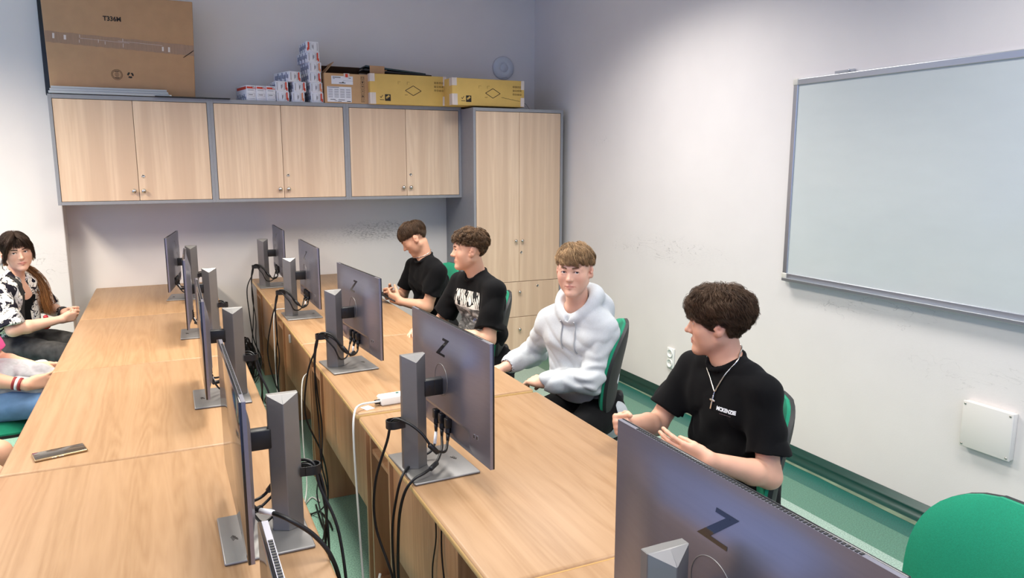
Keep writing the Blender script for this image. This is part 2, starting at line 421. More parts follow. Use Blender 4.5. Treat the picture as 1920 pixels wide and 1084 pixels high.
ll = ['beech desk against the back wall in the left row', 'second beech desk from the back wall in the left row', 'beech desk in the left row with the phone lying on it',
      'beech desk in the left row carrying the nearest full monitor', 'closest beech desk in the left row at the bottom edge']
for i in range(5):
    desk(RX0, RX1, RY[i + 1] + (.012 if i == 2 else 0), RY[i] - (.012 if i == 3 else 0), 1, rl[i], 'desks of the right row', modesty_to=(-.27 if i == 3 else None))
    desk(LX0, LX1, LY[i + 1], LY[i], -1, ll[i], 'desks of the left row')

# ------------------------------------------------------------------ monitors
def monitor_proto():
    """local frame: base centre on the desk, screen faces +x"""
    t = thing('monitor', (0, 0, 0))
    b = MB(); b.rbox((0, 0, .004), (.210, .256, .008), .0035, 2); base = b.build('base_plate', m_post, t)
    e = MB()
    for k, (u, v) in enumerate(((-.010, .014), (-.004, .008), (.002, .002), (.008, -.004))):   # slanted bar emblem
        e.box((.070 + u * .2, .0 + v, .00815), (.016 if k in (1, 2) else .010, .0022, .0004), 0, Rz(-.9))
        e.box((.070 + u * .2 + .006, .0 + v, .00815), (.002, .012, .0004), 0, Rz(-.5))
    e.build('emblem', m_ink, base)
    p = MB(); X0, X1 = -.098, -.022; XM = -.058; zt = .365
    def ring(ap, z): return [(X0, -.009, z), (XM, -ap, z), (X1, -.009, z), (X1, .009, z), (XM, ap, z), (X0, .009, z)]
    vs = ring(.028, .008) + ring(.028, zt - .022) + ring(.0095, zt)
    vs = [list(v) for v in vs]
    fs = [tuple(range(5, -1, -1)), tuple(range(12, 18))]
    for r in (0, 6):
        for j in range(6): fs.append((r + j, r + (j + 1) % 6, r + 6 + (j + 1) % 6, r + 6 + j))
    p.add(vs, fs)
    post = p.build('stand_post', m_post, t, .0012, 1)
    a = MB(); a.rbox((.003, 0, .254), (.062, .030, .052), .004, 2); a.box((-.012, -.0155, .254), (.004, .002, .018), 1); a.box((.004, -.0155, .254), (.0015, .0015, .048), 1)
    a.build('stand_arm', [m_plastic_b, m_ink], t)
    c = MB(); pts = [(X0 + .004, -.016, .155), (X0 - .030, -.020, .155), (X0 - .046, -.010, .155), (X0 - .046, .010, .155), (X0 - .030, .020, .155), (X0 + .004, .016, .155)]
    pts = spline(pts, 6)
    for i in range(len(pts) - 1):
        q0, q1 = Vector(pts[i]), Vector(pts[i + 1]); d = (q1 - q0); ang = math.atan2(d.y, d.x)
        c.box((q0 + q1) / 2, (d.length + .002, .003, .024), 0, Rz(ang))
    c.build('cable_clip', m_plastic_b, t)
    # panel --------------------------------------------------
    W, H = .612, .360; zc = .268; xs = .0605
    n, mrows = 48, 40
    def thick(u, v):   # u,v in -1..1, back thickness over the rim
        ed = max(0, min(1, (1 - abs(u)) / .55)); ev = max(0, min(1, (1 - v) / .6)) if v > 0 else max(0, min(1, (1 + v) / .25))
        s = lambda q: q * q * (3 - 2 * q)
        q = .020 * s(ed) * s(ev)
        vz = -.50 - .10 * (1 - u * u)
        if v < vz and abs(u) < .60: q = min(q, .003)
        return .0085 + q
    P = []
    for i in range(mrows + 1):
        v = 1 - 2 * i / mrows
        P.append([(xs - thick(1 - 2 * j / n, v), (1 - 2 * j / n) * W / 2, zc + v * H / 2) for j in range(n + 1)])
    k = MB(); k.grid(P, 0, True)
    e1 = [P[0][j] for j in range(n + 1)]; 
    def rim(row, flip=False): k.grid([[Vector(q) for q in row], [Vector((xs, q[1], q[2])) for q in row]], 0, False, flip)
    rim(P[0], True); rim(P[-1]); rim([r[0] for r in P]); rim([r[-1] for r in P], True)
    k.build('back_cover', m_mon, t)
    s_ = MB(); s_.rbox((xs + .0025, 0, zc), (.006, W + .001, H + .001), .0015, 2); s_.build('screen', [m_screen], t)
    v = MB()
    for j in range(70):
        y = -W * .40 + j * W * .8 / 69
        v.box((xs - .0042, y, zc + H / 2 + .0004), (.006, .0040, .0012))
    v.build('vent_grille', m_plastic_b, t)
    # Z-shaped emblem on the back; right of the reader is -y
    pz = [(-.010, .026), (.041, .026), (-.009, -.019), (.030, -.019), (.030, -.026), (-.040, -.026), (.014, .019), (-.010, .019)]
    bb_ = MB(); zl = zc + .107
    for q4 in ((pz[0], pz[1], (.0332, .019), pz[7]), (pz[6], pz[1], pz[2], pz[5]), ((-.0316, -.019), pz[3], pz[4], pz[5])):
        G = []
        for i in range(7):
            r_ = []
            for j in range(7):
                a_, c_ = i / 6, j / 6
                u_ = (q4[0][0] * (1 - c_) + q4[1][0] * c_) * (1 - a_) + (q4[3][0] * (1 - c_) + q4[2][0] * c_) * a_; v_ = (q4[0][1] * (1 - c_) + q4[1][1] * c_) * (1 - a_) + (q4[3][1] * (1 - c_) + q4[2][1] * c_) * a_
                r_.append((xs - thick(-u_ * 2 / W, (.107 + v_) * 2 / H) - .0007, -u_, zl + v_))
            G.append(r_)
        bb_.grid(G, 0, True)
    bb_.build('back_emblem', m_logo, t)
    r = MB(); ringp = [(xs - thick(0, 0) - .0002 , .05 * math.cos(q * PI / 24), zc + .004 + .05 * math.sin(q * PI / 24)) for q in range(49)]
    r.tube(ringp, .0011, 6, 0, False); r.build('mount_ring', m_post, t)
    u = MB()
    for dy in (0, .016):
        yu = -.222 - dy * .9; xu = xs - thick(yu * 2 / W, -.6); u.box((xu, yu, zc - .108), (.0016, .0095, .0135), 0); u.box((xu - .0006, yu, zc - .108), (.0016, .006, .010), 1)
    u.build('usb_port', [m_alu, m_ink], t)
    for dy in (.07, .02, -.03): MB().rbox((xs - .019, dy, zc - .128), (.020, .022, .030), .002, 2).build('video_port', m_plastic_b, t)
    return t
MR = [('R', .705, .844), ('R', .705, 2.107), ('R', .725, 3.375), ('R', .722, 4.655), ('R', .715, 5.93)]
ML = [(.172, 1.868), (.155, 3.115), (.135, 4.385), (.085, 5.66), (.150, .70)]
m_labels_R = ['big foreground monitor seen from behind at the bottom right', 'monitor seen from behind beside the white power block', 'monitor seen from behind in front of the boy with the printed shirt',
              'monitor seen from behind, second from the back wall in the right row', 'farthest monitor of the right row, nearest the back wall']
m_labels_L = ['nearest complete monitor of the left row, seen edge on', 'second complete monitor of the left row, seen edge on', 'third complete monitor of the left row, second from the back wall',
              'farthest monitor of the left row, nearest the girl in the patterned shirt', 'monitor poking in at the bottom edge of the left row']
proto = monitor_proto(); first = True; MON = []
YAW = [0, .045, .08, .012, -.01]
for (r, x, y), lb, yw in zip(MR, m_labels_R, YAW):
    o = proto if first else copy_tree(proto); first = False
    o.location = (x, y, .750); o.rotation_euler = (0, 0, yw); tag(o, lb, 'monitor', 'grey monitors of the right row'); MON.append((o, 1))
for (x, y), lb, yw in zip(ML, m_labels_L, [.006, -.006, -.034, -.13, .0]):
    o = copy_tree(proto); o.location = (x, y, .750); o.rotation_euler = (0, 0, PI + yw); tag(o, lb, 'monitor', 'grey monitors of the left row'); MON.append((o, -1))

# ------------------------------------------------------------------ cables
def cable(name, pts, r, m, label, cat='cable', group=None, ferr=(), plug0=None, tagp=None, n=9):
    P = spline(pts, n)
    c = MB(); c.tube(P, r, 8); o = tag(c.build(name, m), label, cat, group)
    def at_(f):
        i = min(len(P) - 2, int(f * (len(P) - 1))); return P[i], (P[i + 1] - P[i]).normalized()
    for f in ferr:
        p, d = at_(f); q = d.to_track_quat('Z', 'Y').to_matrix().to_4x4(); q.translation = p
        MB().lathe([(r * 1.2, -.021), (.0078, -.018), (.0078, .018), (r * 1.2, .021)], q, 12).build('ferrite_bead', m_plastic_b, o)
    if tagp is not None:
        p, d = at_(tagp); q = d.to_track_quat('Z', 'Y').to_matrix().to_4x4(); q.translation = p
        MB().lathe([(r * 1.25, -.02), (r * 1.25, .02)], q, 10).build('paper_tag', m_paper, o)
    if plug0:
        d = (P[1] - P[0]).normalized(); q = d.to_track_quat('Z', 'Y').to_matrix().to_4x4(); q.translation = P[0] - d * .012
        pm = MB(); pm.xf = q; pm.rbox((0, 0, .002), (.014, .020, .034), .003, 2); pm.lathe([(.0065, .018), (.0048, .04)], T(0, 0, 0), 10); pm.build('plug', m_plastic_b, o)
    return o
def bundle(mon, side, label, seed, floor_dx=0.0):
    rr = random.Random(seed); W = mon.matrix_basis.copy() if False else (Matrix.Translation(mon.location) @ mon.rotation_euler.to_matrix().to_4x4())
    w = lambda x, y, z: W @ Vector((x, y, z))
    zz = -mon.location.z
    X = -.128                                        # inside the clip ring
    j = lambda a: rr.uniform(-a, a)
    fx = -.20 + floor_dx
    grp = label
    lab = 'black cable hanging from ' + label
    cable('monitor_cable', [w(.040, -.03, .112), w(.030, -.045, .075), w(-.01, -.075, .070), w(-.05, -.060, .120), w(-.085, -.035, .165), w(X, -.003, .168), w(X - .015, .012, .10), w(X - .05 + j(.01), .04, -.02), w(X - .06 + j(.02), .06 + j(.03), -.22), w(X - .03 + j(.03), .02 + j(.05), -.42), w(fx + .06, .0 + j(.1), -.60), w(fx + j(.05), -.05 + j(.1), zz + .012), w(fx + j(.08), .18 + j(.1), zz + .008)],
          .0042, m_cable_b, lab, group='cables of ' + grp, ferr=(.22,), plug0=True)
    cable('monitor_cable', [w(.040, .02, .112), w(.030, .01, .085), w(.012, -.02, .06), w(-.035, -.045, .085), w(-.07, -.038, .14), w(X + .006, .004, .164), w(X - .022, .0, .08), w(X - .03, -.01 + j(.02), -.08), w(X - .022 + j(.015), j(.03), -.25), w(X - .03 + j(.015), -.03 + j(.03), -.42), w(fx + .04, .05 + j(.1), -.62), w(fx - .02 + j(.04), .1, zz + .012), w(fx - .1, .3 + j(.1), zz + .008)],
          .0036, m_cable_b, lab, group='cables of ' + grp, ferr=(.16,), plug0=True, tagp=.10)
    cable('monitor_cable', [w(.040, .07, .112), w(.028, .06, .085), w(0, .02, .04), w(-.05, -.04, .05), w(-.08, -.04, .11), w(X - .004, -.006, .160), w(X - .028, .006, .06), w(X - .022, -.005 + j(.02), -.10), w(X - .014 + j(.02), .02 + j(.03), -.28), w(X - .045 + j(.02), j(.05), -.45), w(fx + .02, .02 + j(.1), -.64), w(fx - .03 + j(.04), -.1, zz + .012), w(fx - .12, -.3 + j(.1), zz + .008)],
          .0036, m_cable_b, lab, group='cables of ' + grp, plug0=True)
def loose_bundle(mon, label):
    W = Matrix.Translation(mon.location) @ mon.rotation_euler.to_matrix().to_4x4(); w = lambda x, y, z: W @ Vector((x, y, z)); zz = -mon.location.z; lab = 'black cable hanging from ' + label; g = 'cables of ' + label
    X = -.128
    cable('monitor_cable', [w(.040, -.03, .112), w(.034, -.040, .085), w(.012, -.070, .066), (w(-.03, -.085, .088)), w(-.06, -.070, .135), w(-.095, -.042, .166), w(X, -.003, .168), w(X - .014, .012, .10), w(X - .045, .045, -.04), w(X - .05, .04, -.18), w(X - .022, -.02, -.32), w(X - .015, -.05, -.42), w(X - .02, -.05, -.60), w(-.17, -.08, zz + .012), w(-.25, .05, zz + .008)], .0042, m_cable_b, lab, group=g, ferr=(.22,), plug0=True)
    cable('monitor_cable', [w(.040, .02, .112), w(.036, .012, .080), w(.022, -.02, .055), w(-.020, -.075, .036), w(-.065, -.105, .028), w(-.105, -.110, .014), w(-.130, -.098, -.03), w(-.142, -.080, -.12), w(-.142, -.060, -.28), w(-.136, -.052, -.42), w(-.130, -.05, -.60), w(-.15, -.10, zz + .012), w(-.23, -.25, zz + .008)], .0046, m_cable_b, lab, group=g, ferr=(.27,), plug0=True)
    cable('monitor_cable', [w(.040, .07, .112), w(.036, .062, .080), w(.012, .035, .035), w(-.04, .030, .018), w(-.090, -.020, .014), w(-.118, -.050, .006), w(-.136, -.050, -.05), w(-.150, -.040, -.16), w(-.150, -.045, -.30), w(-.140, -.056, -.43), w(-.120, -.12, -.56), w(-.13, -.17, zz + .03), w(-.22, -.3, zz + .008)], .0042, m_cable_b, lab, group=g, plug0=True, tagp=.12)
names = ['the monitor beside the white power block', 'the monitor facing the boy with the printed shirt', 'the second monitor from the back wall, right row', 'the farthest monitor of the right row',
         'the nearest complete left row monitor', 'the second complete left row monitor', 'the third complete left row monitor', 'the farthest left row monitor']
for k, (mi, sd) in enumerate(((1, 1), (2, 1), (3, 1), (4, 1), (5, -1), (6, -1), (7, -1), (8, -1))):
    if k == 0: loose_bundle(MON[1][0], names[0]); continue
    bundle(MON[mi][0], sd, names[k], 40 + k, .03 if sd > 0 else .07)
def fl(name, pts, r, m, label, grp=None): return cable(name, pts, r, m, label, group=grp)
fl('network_cable', [(.742, 2.752, .764), (.69, 2.74, .768), (.62, 2.72, .770), (.585, 2.66, .752), (.572, 2.62, .66), (.567, 2.57, .45), (.56, 2.50, .22), (.55, 2.40, .05), (.52, 2.2, .007), (.48, 1.9, .006)], .0042, m_cable_w, 'light grey cable looping from the white power block over the desk edge')
fl('network_cable', [(.668, 1.97, .40), (.640, 2.0, .405), (.62, 2.12, .30), (.60, 2.2, .12), (.585, 2.16, .02), (.56, 2.0, .006), (.53, 1.7, .006)], .0036, m_cable_w, 'white cable curving from the wall outlet on the modesty panel to the floor')
fl('network_cable', [(.60, 2.40, .25), (.575, 2.36, .20), (.56, 2.30, .10), (.55, 2.2, .02), (.52, 2.0, .006), (.47, 1.6, .006)], .0052, m_cable_w, 'thick white cable coming out of the open desk cubby')
fl('network_cable', [(.66, 1.96, .395), (.63, 1.9, .30), (.635, 1.8, .22), (.64, 1.66, .215), (.645, 1.5, .18)], .0036, m_cable_w, 'white cable running forward along the modesty panel')
fl('network_cable', [(.62, 3.88, .60), (.585, 3.84, .57), (.565, 3.78, .45), (.555, 3.72, .25), (.55, 3.64, .08), (.50, 3.5, .008), (.44, 3.35, .006)], .0034, m_cable_w, 'thin white cable dropping from the second desk joint of the right row')
fl('network_cable', [(.70, 4.87, .758), (.63, 4.86, .764), (.585, 4.84, .75), (.572, 4.82, .62), (.566, 4.78, .35), (.56, 4.7, .10), (.52, 4.6, .01), (.45, 4.4, .006)], .0036, m_cable_w, 'white cable hanging over the desk edge near the far right row monitors')
cable('video_cable', [(.138, 1.785, .872), (.150, 1.757, .868), (.178, 1.720, .872), (.214, 1.684, .862), (.266, 1.677, .815), (.302, 1.668, .755), (.322, 1.669, .66), (.335, 1.68, .45), (.34, 1.70, .22), (.36, 1.76, .05), (.42, 1.86, .008)], .0056, m_cable_b, 'thick black cable with a white paper sleeve arching down from the nearest complete left monitor', tagp=.17)
fl('thin_cable', [(.640, 1.905, .715), (.641, 1.90, .62), (.638, 1.93, .50), (.640, 1.92, .38), (.636, 1.90, .22), (.634, 1.91, .06), (.62, 1.92, .005)], .0024, m_cable_b, 'thin black cable hanging straight down the modesty panel of the power block desk')
fl('thin_cable', [(.640, 1.845, .715), (.640, 1.85, .60), (.638, 1.82, .50), (.636, 1.80, .42), (.63, 1.87, .30), (.63, 1.93, .16), (.62, 1.97, .01)], .0026, m_cable_b, 'thin black cable bending back along the modesty panel of the power block desk')
fr = random.Random(11)
for k in range(12):
    y0 = 1.75 + k * .30 + fr.uniform(-.1, .1); pts = []
    x = fr.uniform(.36, .42); a = fr.uniform(-.9, .9)
    for q in range(7):
        pts.append((x, y0, .006 + .002 * (k % 3))); x = min(.60, max(.34, x + .07 * math.cos(a))); y0 += .12 * math.sin(a) + fr.uniform(-.05, .05); a += fr.uniform(-1.4, 1.4)
    if k % 2: fl('floor_cable', pts, .004, m_cable_b, 'black cable lying tangled on the green floor between the desk rows', 'black floor cables')
    else: fl('floor_cable', pts, .0038, m_cable_w, 'white cable lying tangled on the green floor between the desk rows', 'white floor cables')

# power block, outlet on modesty, stickers, phone, black bag
t = thing('power_block', (.765, 2.762, .750), .07, 'white mains power block lying on the desk behind a monitor', 'power supply')
MB().rbox((.0, 0, .017), (.115, .058, .034), .006, 3).build('housing', m_plastic_w, t)
b = MB(); b.rbox((-.066, -.006, .014), (.026, .018, .016), .004, 2); b.build('plug', m_plastic_b, t)
b = MB(); b.lathe([(.006, 0), (.006, .003), (0, .0032)], T(.018, .006, .034), 14); b.build('indicator', mat('green_lamp', rgb(70, 110, 100), .3), t)
tag(MB().box((.655, 2.735, .7508), (.036, .045, .0008), 0, Rz(.35)).build('paper_sticker', m_paper), 'small white paper sticker on the desk edge under the grey cable', 'sticker')
tag(MB().box((.735, 2.862, .7506), (.018, .016, .0006), 0, Rz(.5)).build('sticker_remnant', m_paper), 'torn remnant of a white sticker on the desk beyond the power block', 'sticker')
t = thing('desk_outlet', (.646, 1.985, .405), 0, 'small white cable outlet on the modesty panel below the power block desk', 'outlet')
MB().rbox((-.008, 0, 0), (.016, .034, .045), .004, 2).build('cover', m_plastic_w, t)
t = thing('desk_outlet', (.646, 4.62, .62), 0, 'small white outlet on the far modesty panel of the right row', 'outlet')
MB().rbox((-.006, 0, 0), (.012, .022, .05), .003, 2).build('cover', m_plastic_w, t)
t = thing('paper_tag', (.44, 2.32, .001), .5, 'paper tag lying on the green floor among the cables', 'tag')
b = MB(); b.box((0, 0, .004), (.03, .11, .001), 0, Rx(.04)); b.box((0, .02, .005), (.012, .05, .0006), 1, Rx(.04)); b.build('sheet', [m_paper, m_inkg], t)
t = thing('phone', (-.366, 2.702, .750), math.atan2(.042, .15) - .02, 'smartphone with gold rim lying face up on the left desk', 'phone')
b = MB(); b.rbox((0, 0, .0045), (.150, .074, .009), .0044, 4); b.build('frame', mat('gold_frame', rgb(190, 160, 120), .3, .9), t)
b = MB(); b.rbox((0, 0, .0088), (.144, .068, .0012), .0006, 2); b.build('glass', mat('phone_glass', rgb(70, 62, 54), .12, spec=.7), t)
for k in (-.02, .0): MB().rbox((k, -.0372, .0047), (.014, .0012, .003), .0005, 1).build('button', m_chrome, t)

# ------------------------------------------------------------------ right wall fittings
def whiteboard():
    x = XR; y1, y0, z0, z1 = 3.165, 1.15, 1.035, 2.135
    t = thing('whiteboard', (x, (y0 + y1) / 2, z0), 0, 'large whiteboard with aluminium frame on the right wall', 'whiteboard')
    l, h = y1 - y0, z1 - z0
    MB().span((-.014, -l / 2 + .01, .01), (-.006, l / 2 - .01, h - .01)).build('board', m_board, t)
    for nm, a, b in (('frame_rail', (-.022, -l / 2, h - .034), (0, l / 2, h)), ('frame_rail', (-.022, -l / 2, 0), (0, l / 2, .034)), ('frame_rail', (-.022, l / 2 - .032, .0), (0, l / 2, h)), ('frame_rail', (-.022, -l / 2, .0), (0, -l / 2 + .032, h))):
        MB().span(a, b).build(nm, m_alu, t, .004, 3)
    b = MB(); b.span((-.052, -l / 2 + .03, -.006), (-.02, l / 2 - .03, .003)); b.span((-.055, -l / 2 + .03, -.006), (-.05, l / 2 - .03, .010)); b.build('pen_tray', m_alu, t, .001)
    cm = mat('corner_cap_plastic', rgb(206, 202, 190), .5)
    for yy, zz in ((l / 2 - .016, h - .016), (l / 2 - .016, .016), (-l / 2 + .016, h - .016), (-l / 2 + .016, .016)):
        MB().rbox((-.0125, yy, zz), (.027, .036, .036), .006, 3).build('corner_cap', cm, t)
    b = MB(); b.box((-.010, l / 2 - .33, h + .008), (.012, .12, .012)); b.lathe([(.006, 0), (.006, .003), (0, .004)], M3((0, 1, 0), (0, 0, 1), (-1, 0, 0), (-.016, l / 2 - .36, h + .010)), 10)
    b.build('hanger', m_alu, t)
whiteboard()
def socket():
    t = thing('wall_socket', (XR, 4.182, .318), 0, 'white double power socket low on the right wall', 'socket')
    MB().rbox((-.006, 0, 0), (.012, .082, .150), .006, 3).build('cover_plate', m_plastic_w, t)
    for z in (.036, -.036):
        b = MB(); M = M3((0, 1, 0), (0, 0, 1), (-1, 0, 0), (-.011, 0, z))
        b.lathe([(.030, 0), (.030, .008), (.026, .009), (.024, .002), (0, .002)], M, 24)
        for dy in (-.009, .009): b.lathe([(.003, .0021), (0, .0023)], M @ T(dy, 0, 0), 10, 1)
        b.build('socket_face', [m_plastic_w, m_ink], t)
socket()
def cover_plate():
    t = thing('wall_cover', (XR, 1.928, .542), 0, 'square white blanking plate with four screws on the right wall', 'cover plate')
    MB().rbox((-.014, 0, 0), (.028, .216, .206), .004, 2).build('back_box', mat('cover_white', rgb(226, 222, 214), .45), t)
    MB().rbox((-.032, 0, 0), (.010, .220, .210), .004, 2).build('lid', mat('lid_white', rgb(224, 219, 211), .45), t)
    for y in (-.098, .098):
        for z in (-.092, .092):
            MB().lathe([(.005, 0), (.0045, .002), (0, .002)], M3((0, 1, 0), (0, 0, 1), (-1, 0, 0), (-.037, y, z)), 12).build('screw', m_chrome, t)
cover_plate()
def access_point():
    t = thing('access_point', (2.868, YB, 2.533), 0, 'round white wireless access point on the back wall above the tall cabinet', 'access point')
    M = M3((1, 0, 0), (0, 0, 1), (0, -1, 0), (0, 0, 0))
    b = MB(); b.lathe([(.095, 0), (.102, .006), (.102, .016), (.094, .026), (.07, .034), (.041, .037), (.040, .0355), (.037, .0355), (.036, .0375), (0, .039)], M, 48); b.build('dome', m_ap, t)
    b = MB(); b.box((.002, -.034, -.085), (.06, .004, .0016), 0, Ry(-.16)); b.build('slot', m_inkg, t)
access_point()

# ------------------------------------------------------------------ things on the cupboards
ZT = 2.145
def on_front(b, x, z, w, h, mi, y=-.0006): b.box((x, y, z), (w, .0012, h), mi)
def big_carton():
    t = thing('large_carton', (-.195, 6.03, ZT + .006), 0, 'large brown cardboard carton standing on the leftmost wall cupboard', 'carton')
    b = MB(); b.rbox((.0, .05, .335), (.905, .10, .67), .006, 2); bx = b.build('box', m_carton, t)
    for v in bx.data.vertices:     # dented, slightly flared right edge
        if v.co.x > .4: v.co.x += .022 * (v.co.z / .67)
        if v.co.x < -.4 and v.co.z > .3: v.co.x -= .008
    b = MB(); n = 40; P = [[], []]
    for i in range(n + 1):
        x = -.4535 + .917 * i / n; z = .372 - .045 * i / n * .9
        P[0].append((x, -.0012, z + .036 + .002 * math.sin(i * 1.1))); P[1].append((x, -.0012, z - .036 + .002 * math.sin(i * 2.3)))
    b.grid(P, 0, False, True); b.build('packing_tape', m_tape, t)
    b = MB()
    for x, z, w, h in ((-.405, .378, .012, .034), (-.338, .372, .014, .03), (-.25, .385, .003, .02), (-.255, .352, .003, .02), (-.14, .36, .003, .022), (-.10, .35, .003, .02), (.01, .375, .003, .02), (.01, .34, .003, .026), (.26, .332, .012, .03), (.30, .33, .012, .034), (-.1, .365, .3, .0015), (.12, .362, .28, .0015)):
        b.box((x, -.0022, z), (w, .0006, h), 0, Ry(.05))
    b.build('tape_crease', m_tapew, t)
    b = MB()
    for k in range(8): b.box((.418 + k * .0052, -.0024, .300 + k * .004), (.070 - k * .007, .0006, .0032), 0, Ry(-.62))
    b.build('torn_tape', m_ink, t)
    text_mesh('T336M', .042, M3((1, 0, 0), (0, 0, 1), (0, -1, 0), (-.045, -.0012, .512)), m_ink, 'printed_code', t, .0014, .92)
    M = M3((1, 0, 0), (0, 0, 1), (0, -1, 0), (-.044, -.0004, .142))
    b = MB(); inkb = mat('brown_ink', rgb(84, 62, 44), .8)
    for R in (.0345, .0275): b.tube([M @ Vector((R * math.cos(a * PI / 20), R * math.sin(a * PI / 20), .0006)) for a in range(41)], .0011, 4, 0, False)
    for k in range(5): b.box(M @ Vector((0, .014 - k * .007, .0006)), (.030 - abs(k - 2) * .006, .0006, .002))
    for s in (1, -1): b.box(M @ Vector((0, s * .0215, .0006)), (.026, .0006, .0045))
    b.build('round_stamp', inkb, t)
    b = MB(); M = M3((1, 0, 0), (0, 0, 1), (0, -1, 0), (.040, -.0006, .142))
    for k in range(3):
        q = M @ Rz(k * 2 * PI / 3 + .5)
        pts = [(math.cos(a) * .021, math.sin(a) * .021) for a in (-.8, -.35, .05, .45)] + [(math.cos(.85) * .0145, math.sin(.85) * .0145)] + [(math.cos(a) * .009, math.sin(a) * .009) for a in (.45, .05, -.35, -.8)]
        b.prism(pts, q, .0006)
    b.build('recycling_mark', m_ink, t)
    return t
big_carton()
t = thing('flat_black_panel', (-.225, 6.165, ZT), 0, 'black flat panel standing behind the large brown carton', 'panel')
MB().rbox((0, 0, .33), (.93, .05, .66), .006, 2).build('panel', m_plastic_b, t)
tag(MB().rbox((.24, 6.0, ZT + .004), (.50, .10, .007), .002, 2).build('black_strip', m_plastic_b), 'thin black strip lying in front of the large brown carton', 'strip')
for k, (x0, x1, y) in enumerate(((-.655, .085, 5.985), (-.648, .078, 5.995), (-.640, .070, 6.005))):
    a = MB(); a.rbox(((x0 + x1) / 2, y, ZT + .0125 + k * .0165), (x1 - x0, .03, .0155), .0015, 2)
    o = a.build('grey_rail', mat('light_grey_profile', rgb(176, 180, 182), .5), None)
    tag(o, ['bottom light grey rail of the stack on the left cupboard', 'middle light grey rail of the stack on the left cupboard', 'topmost light grey rail of the stack on the left cupboard'][k], 'rail', 'grey rails')
    if k == 0: MB().rbox((x1 + .004, y - .004, ZT + .012), (.02, .02, .011), .003, 2).build('end_cap', m_plastic_w, o)

def toner(x, y, z, rz, standing, red, flip, label):
    """slim white box 75 x 110 x 270 mm with printed end"""
    t = thing('toner_box', (x, y, z), rz, label, 'box', 'small white boxes on the middle cupboard')
    w, h, d = (.070, .110, .26) if standing else (.092, .0755, .26)
    b = MB(); b.rbox((0, d / 2, h / 2), (w, d, h), .0015, 1); b.build('carton', m_paper, t)
    p = MB()
    if standing:
        on_front(p, -.010, h - .016, w * .62, .014, 0); on_front(p, .018, h - .020, w * .35, .005, 0)
        on_front(p, .014, h - .010, .024, .003, 1)
        for zz in (.078, .074): on_front(p, -.004, zz, .044, .0012, 2)
        on_front(p, 0, .032, .050, .0008, 2); on_front(p, 0, .052, .050, .0008, 2); on_front(p, -.025, .042, .0008, .02, 2); on_front(p, .025, .042, .0008, .02, 2); on_front(p, -.004, .043, .030, .0035, 1); on_front(p, 0, .016, .05, .001, 2)
        sd = [(-w / 2 - .0005, d * .45, h - .018, d * .86, .020, 0)] + [(-w / 2 - .0005, .03 + .026 * k, .018 + .016 * (k % 2), .016, .022 + .008 * (k % 3), 3) for k in range(8)]
    else:
        s = -1 if flip else 1
        on_front(p, s * (w / 2 - .016), h / 2 + .005, .011, h * .72, 0); on_front(p, s * (w / 2 - .010), h * .24, .010, h * .3, 0)
        on_front(p, s * (w / 2 - .026), h / 2, .003, h * .7, 2)
        on_front(p, -s * .006, h / 2, .0012, h * .62, 2); on_front(p, -s * .004, h / 2 - .002, .0035, h * .34, 1); on_front(p, s * .003, h / 2 + .003, .002, h * .3, 2)
        on_front(p, -s * (w / 2 - .008), h / 2, .0018, h * .72, 2); on_front(p, -s * (w / 2 - .013), h / 2, .0008, h * .8, 2); on_front(p, s * .010, h / 2, .0008, h * .8, 2)
        sd = [(-w / 2 - .0005, .03 + .022 * k, h * .5 + .012 * math.sin(k * 2.1), .014, .030 + .012 * (k % 3), 3) for k in range(10)]
    for x_, y_, z_, l, hh, mi in sd: p.box((x_, y_, z_), (.0010, l, hh), mi)
    p.build('printed_label', [m_red if red else m_orange, m_ink, m_inkg, m_inkb], t)
    return t
for k in range(3):
    toner(.643 + .0715 * k, 6.0 + .004 * k, ZT, .20, True, True, False, ['leftmost upright white box with a red top band', 'middle upright white box with a red top band', 'upright white box with red band, right of the three'][k])
for k in range(2):
    toner(.872 - .004 * k, 6.01, ZT + .0757 * k, .03 + .05 * k, False, True, False, ['bottom white box of the two-high stack beside the upright boxes', 'upper white box of the two-high stack beside the upright boxes'][k])
for k, (x, rz, rd) in enumerate(((.985, .03, False), (1.000, .10, True), (.968, .33, True))):
    toner(x, 6.0, ZT + .0757 * k, rz, False, rd, False, ['bottom white box of the three-high stack', 'middle white box of the three-high stack', 'turned white box on top of the three-high stack'][k])
for k in range(6):
    toner((1.128, 1.124, 1.117, 1.121, 1.112, 1.106)[k], 6.0, ZT + .0757 * k, (.03, .04, .06, .10, .16, .05)[k], False, k not in (1, 3), k == 5,
          ['bottom white box of the six-high tower', 'second white box from the bottom of the six-high tower', 'third white box from the bottom of the six-high tower', 'fourth white box from the bottom of the six-high tower', 'fifth white box up in the six-high tower, slightly turned', 'topmost white box of the tower with its red stripe on the left'][k])

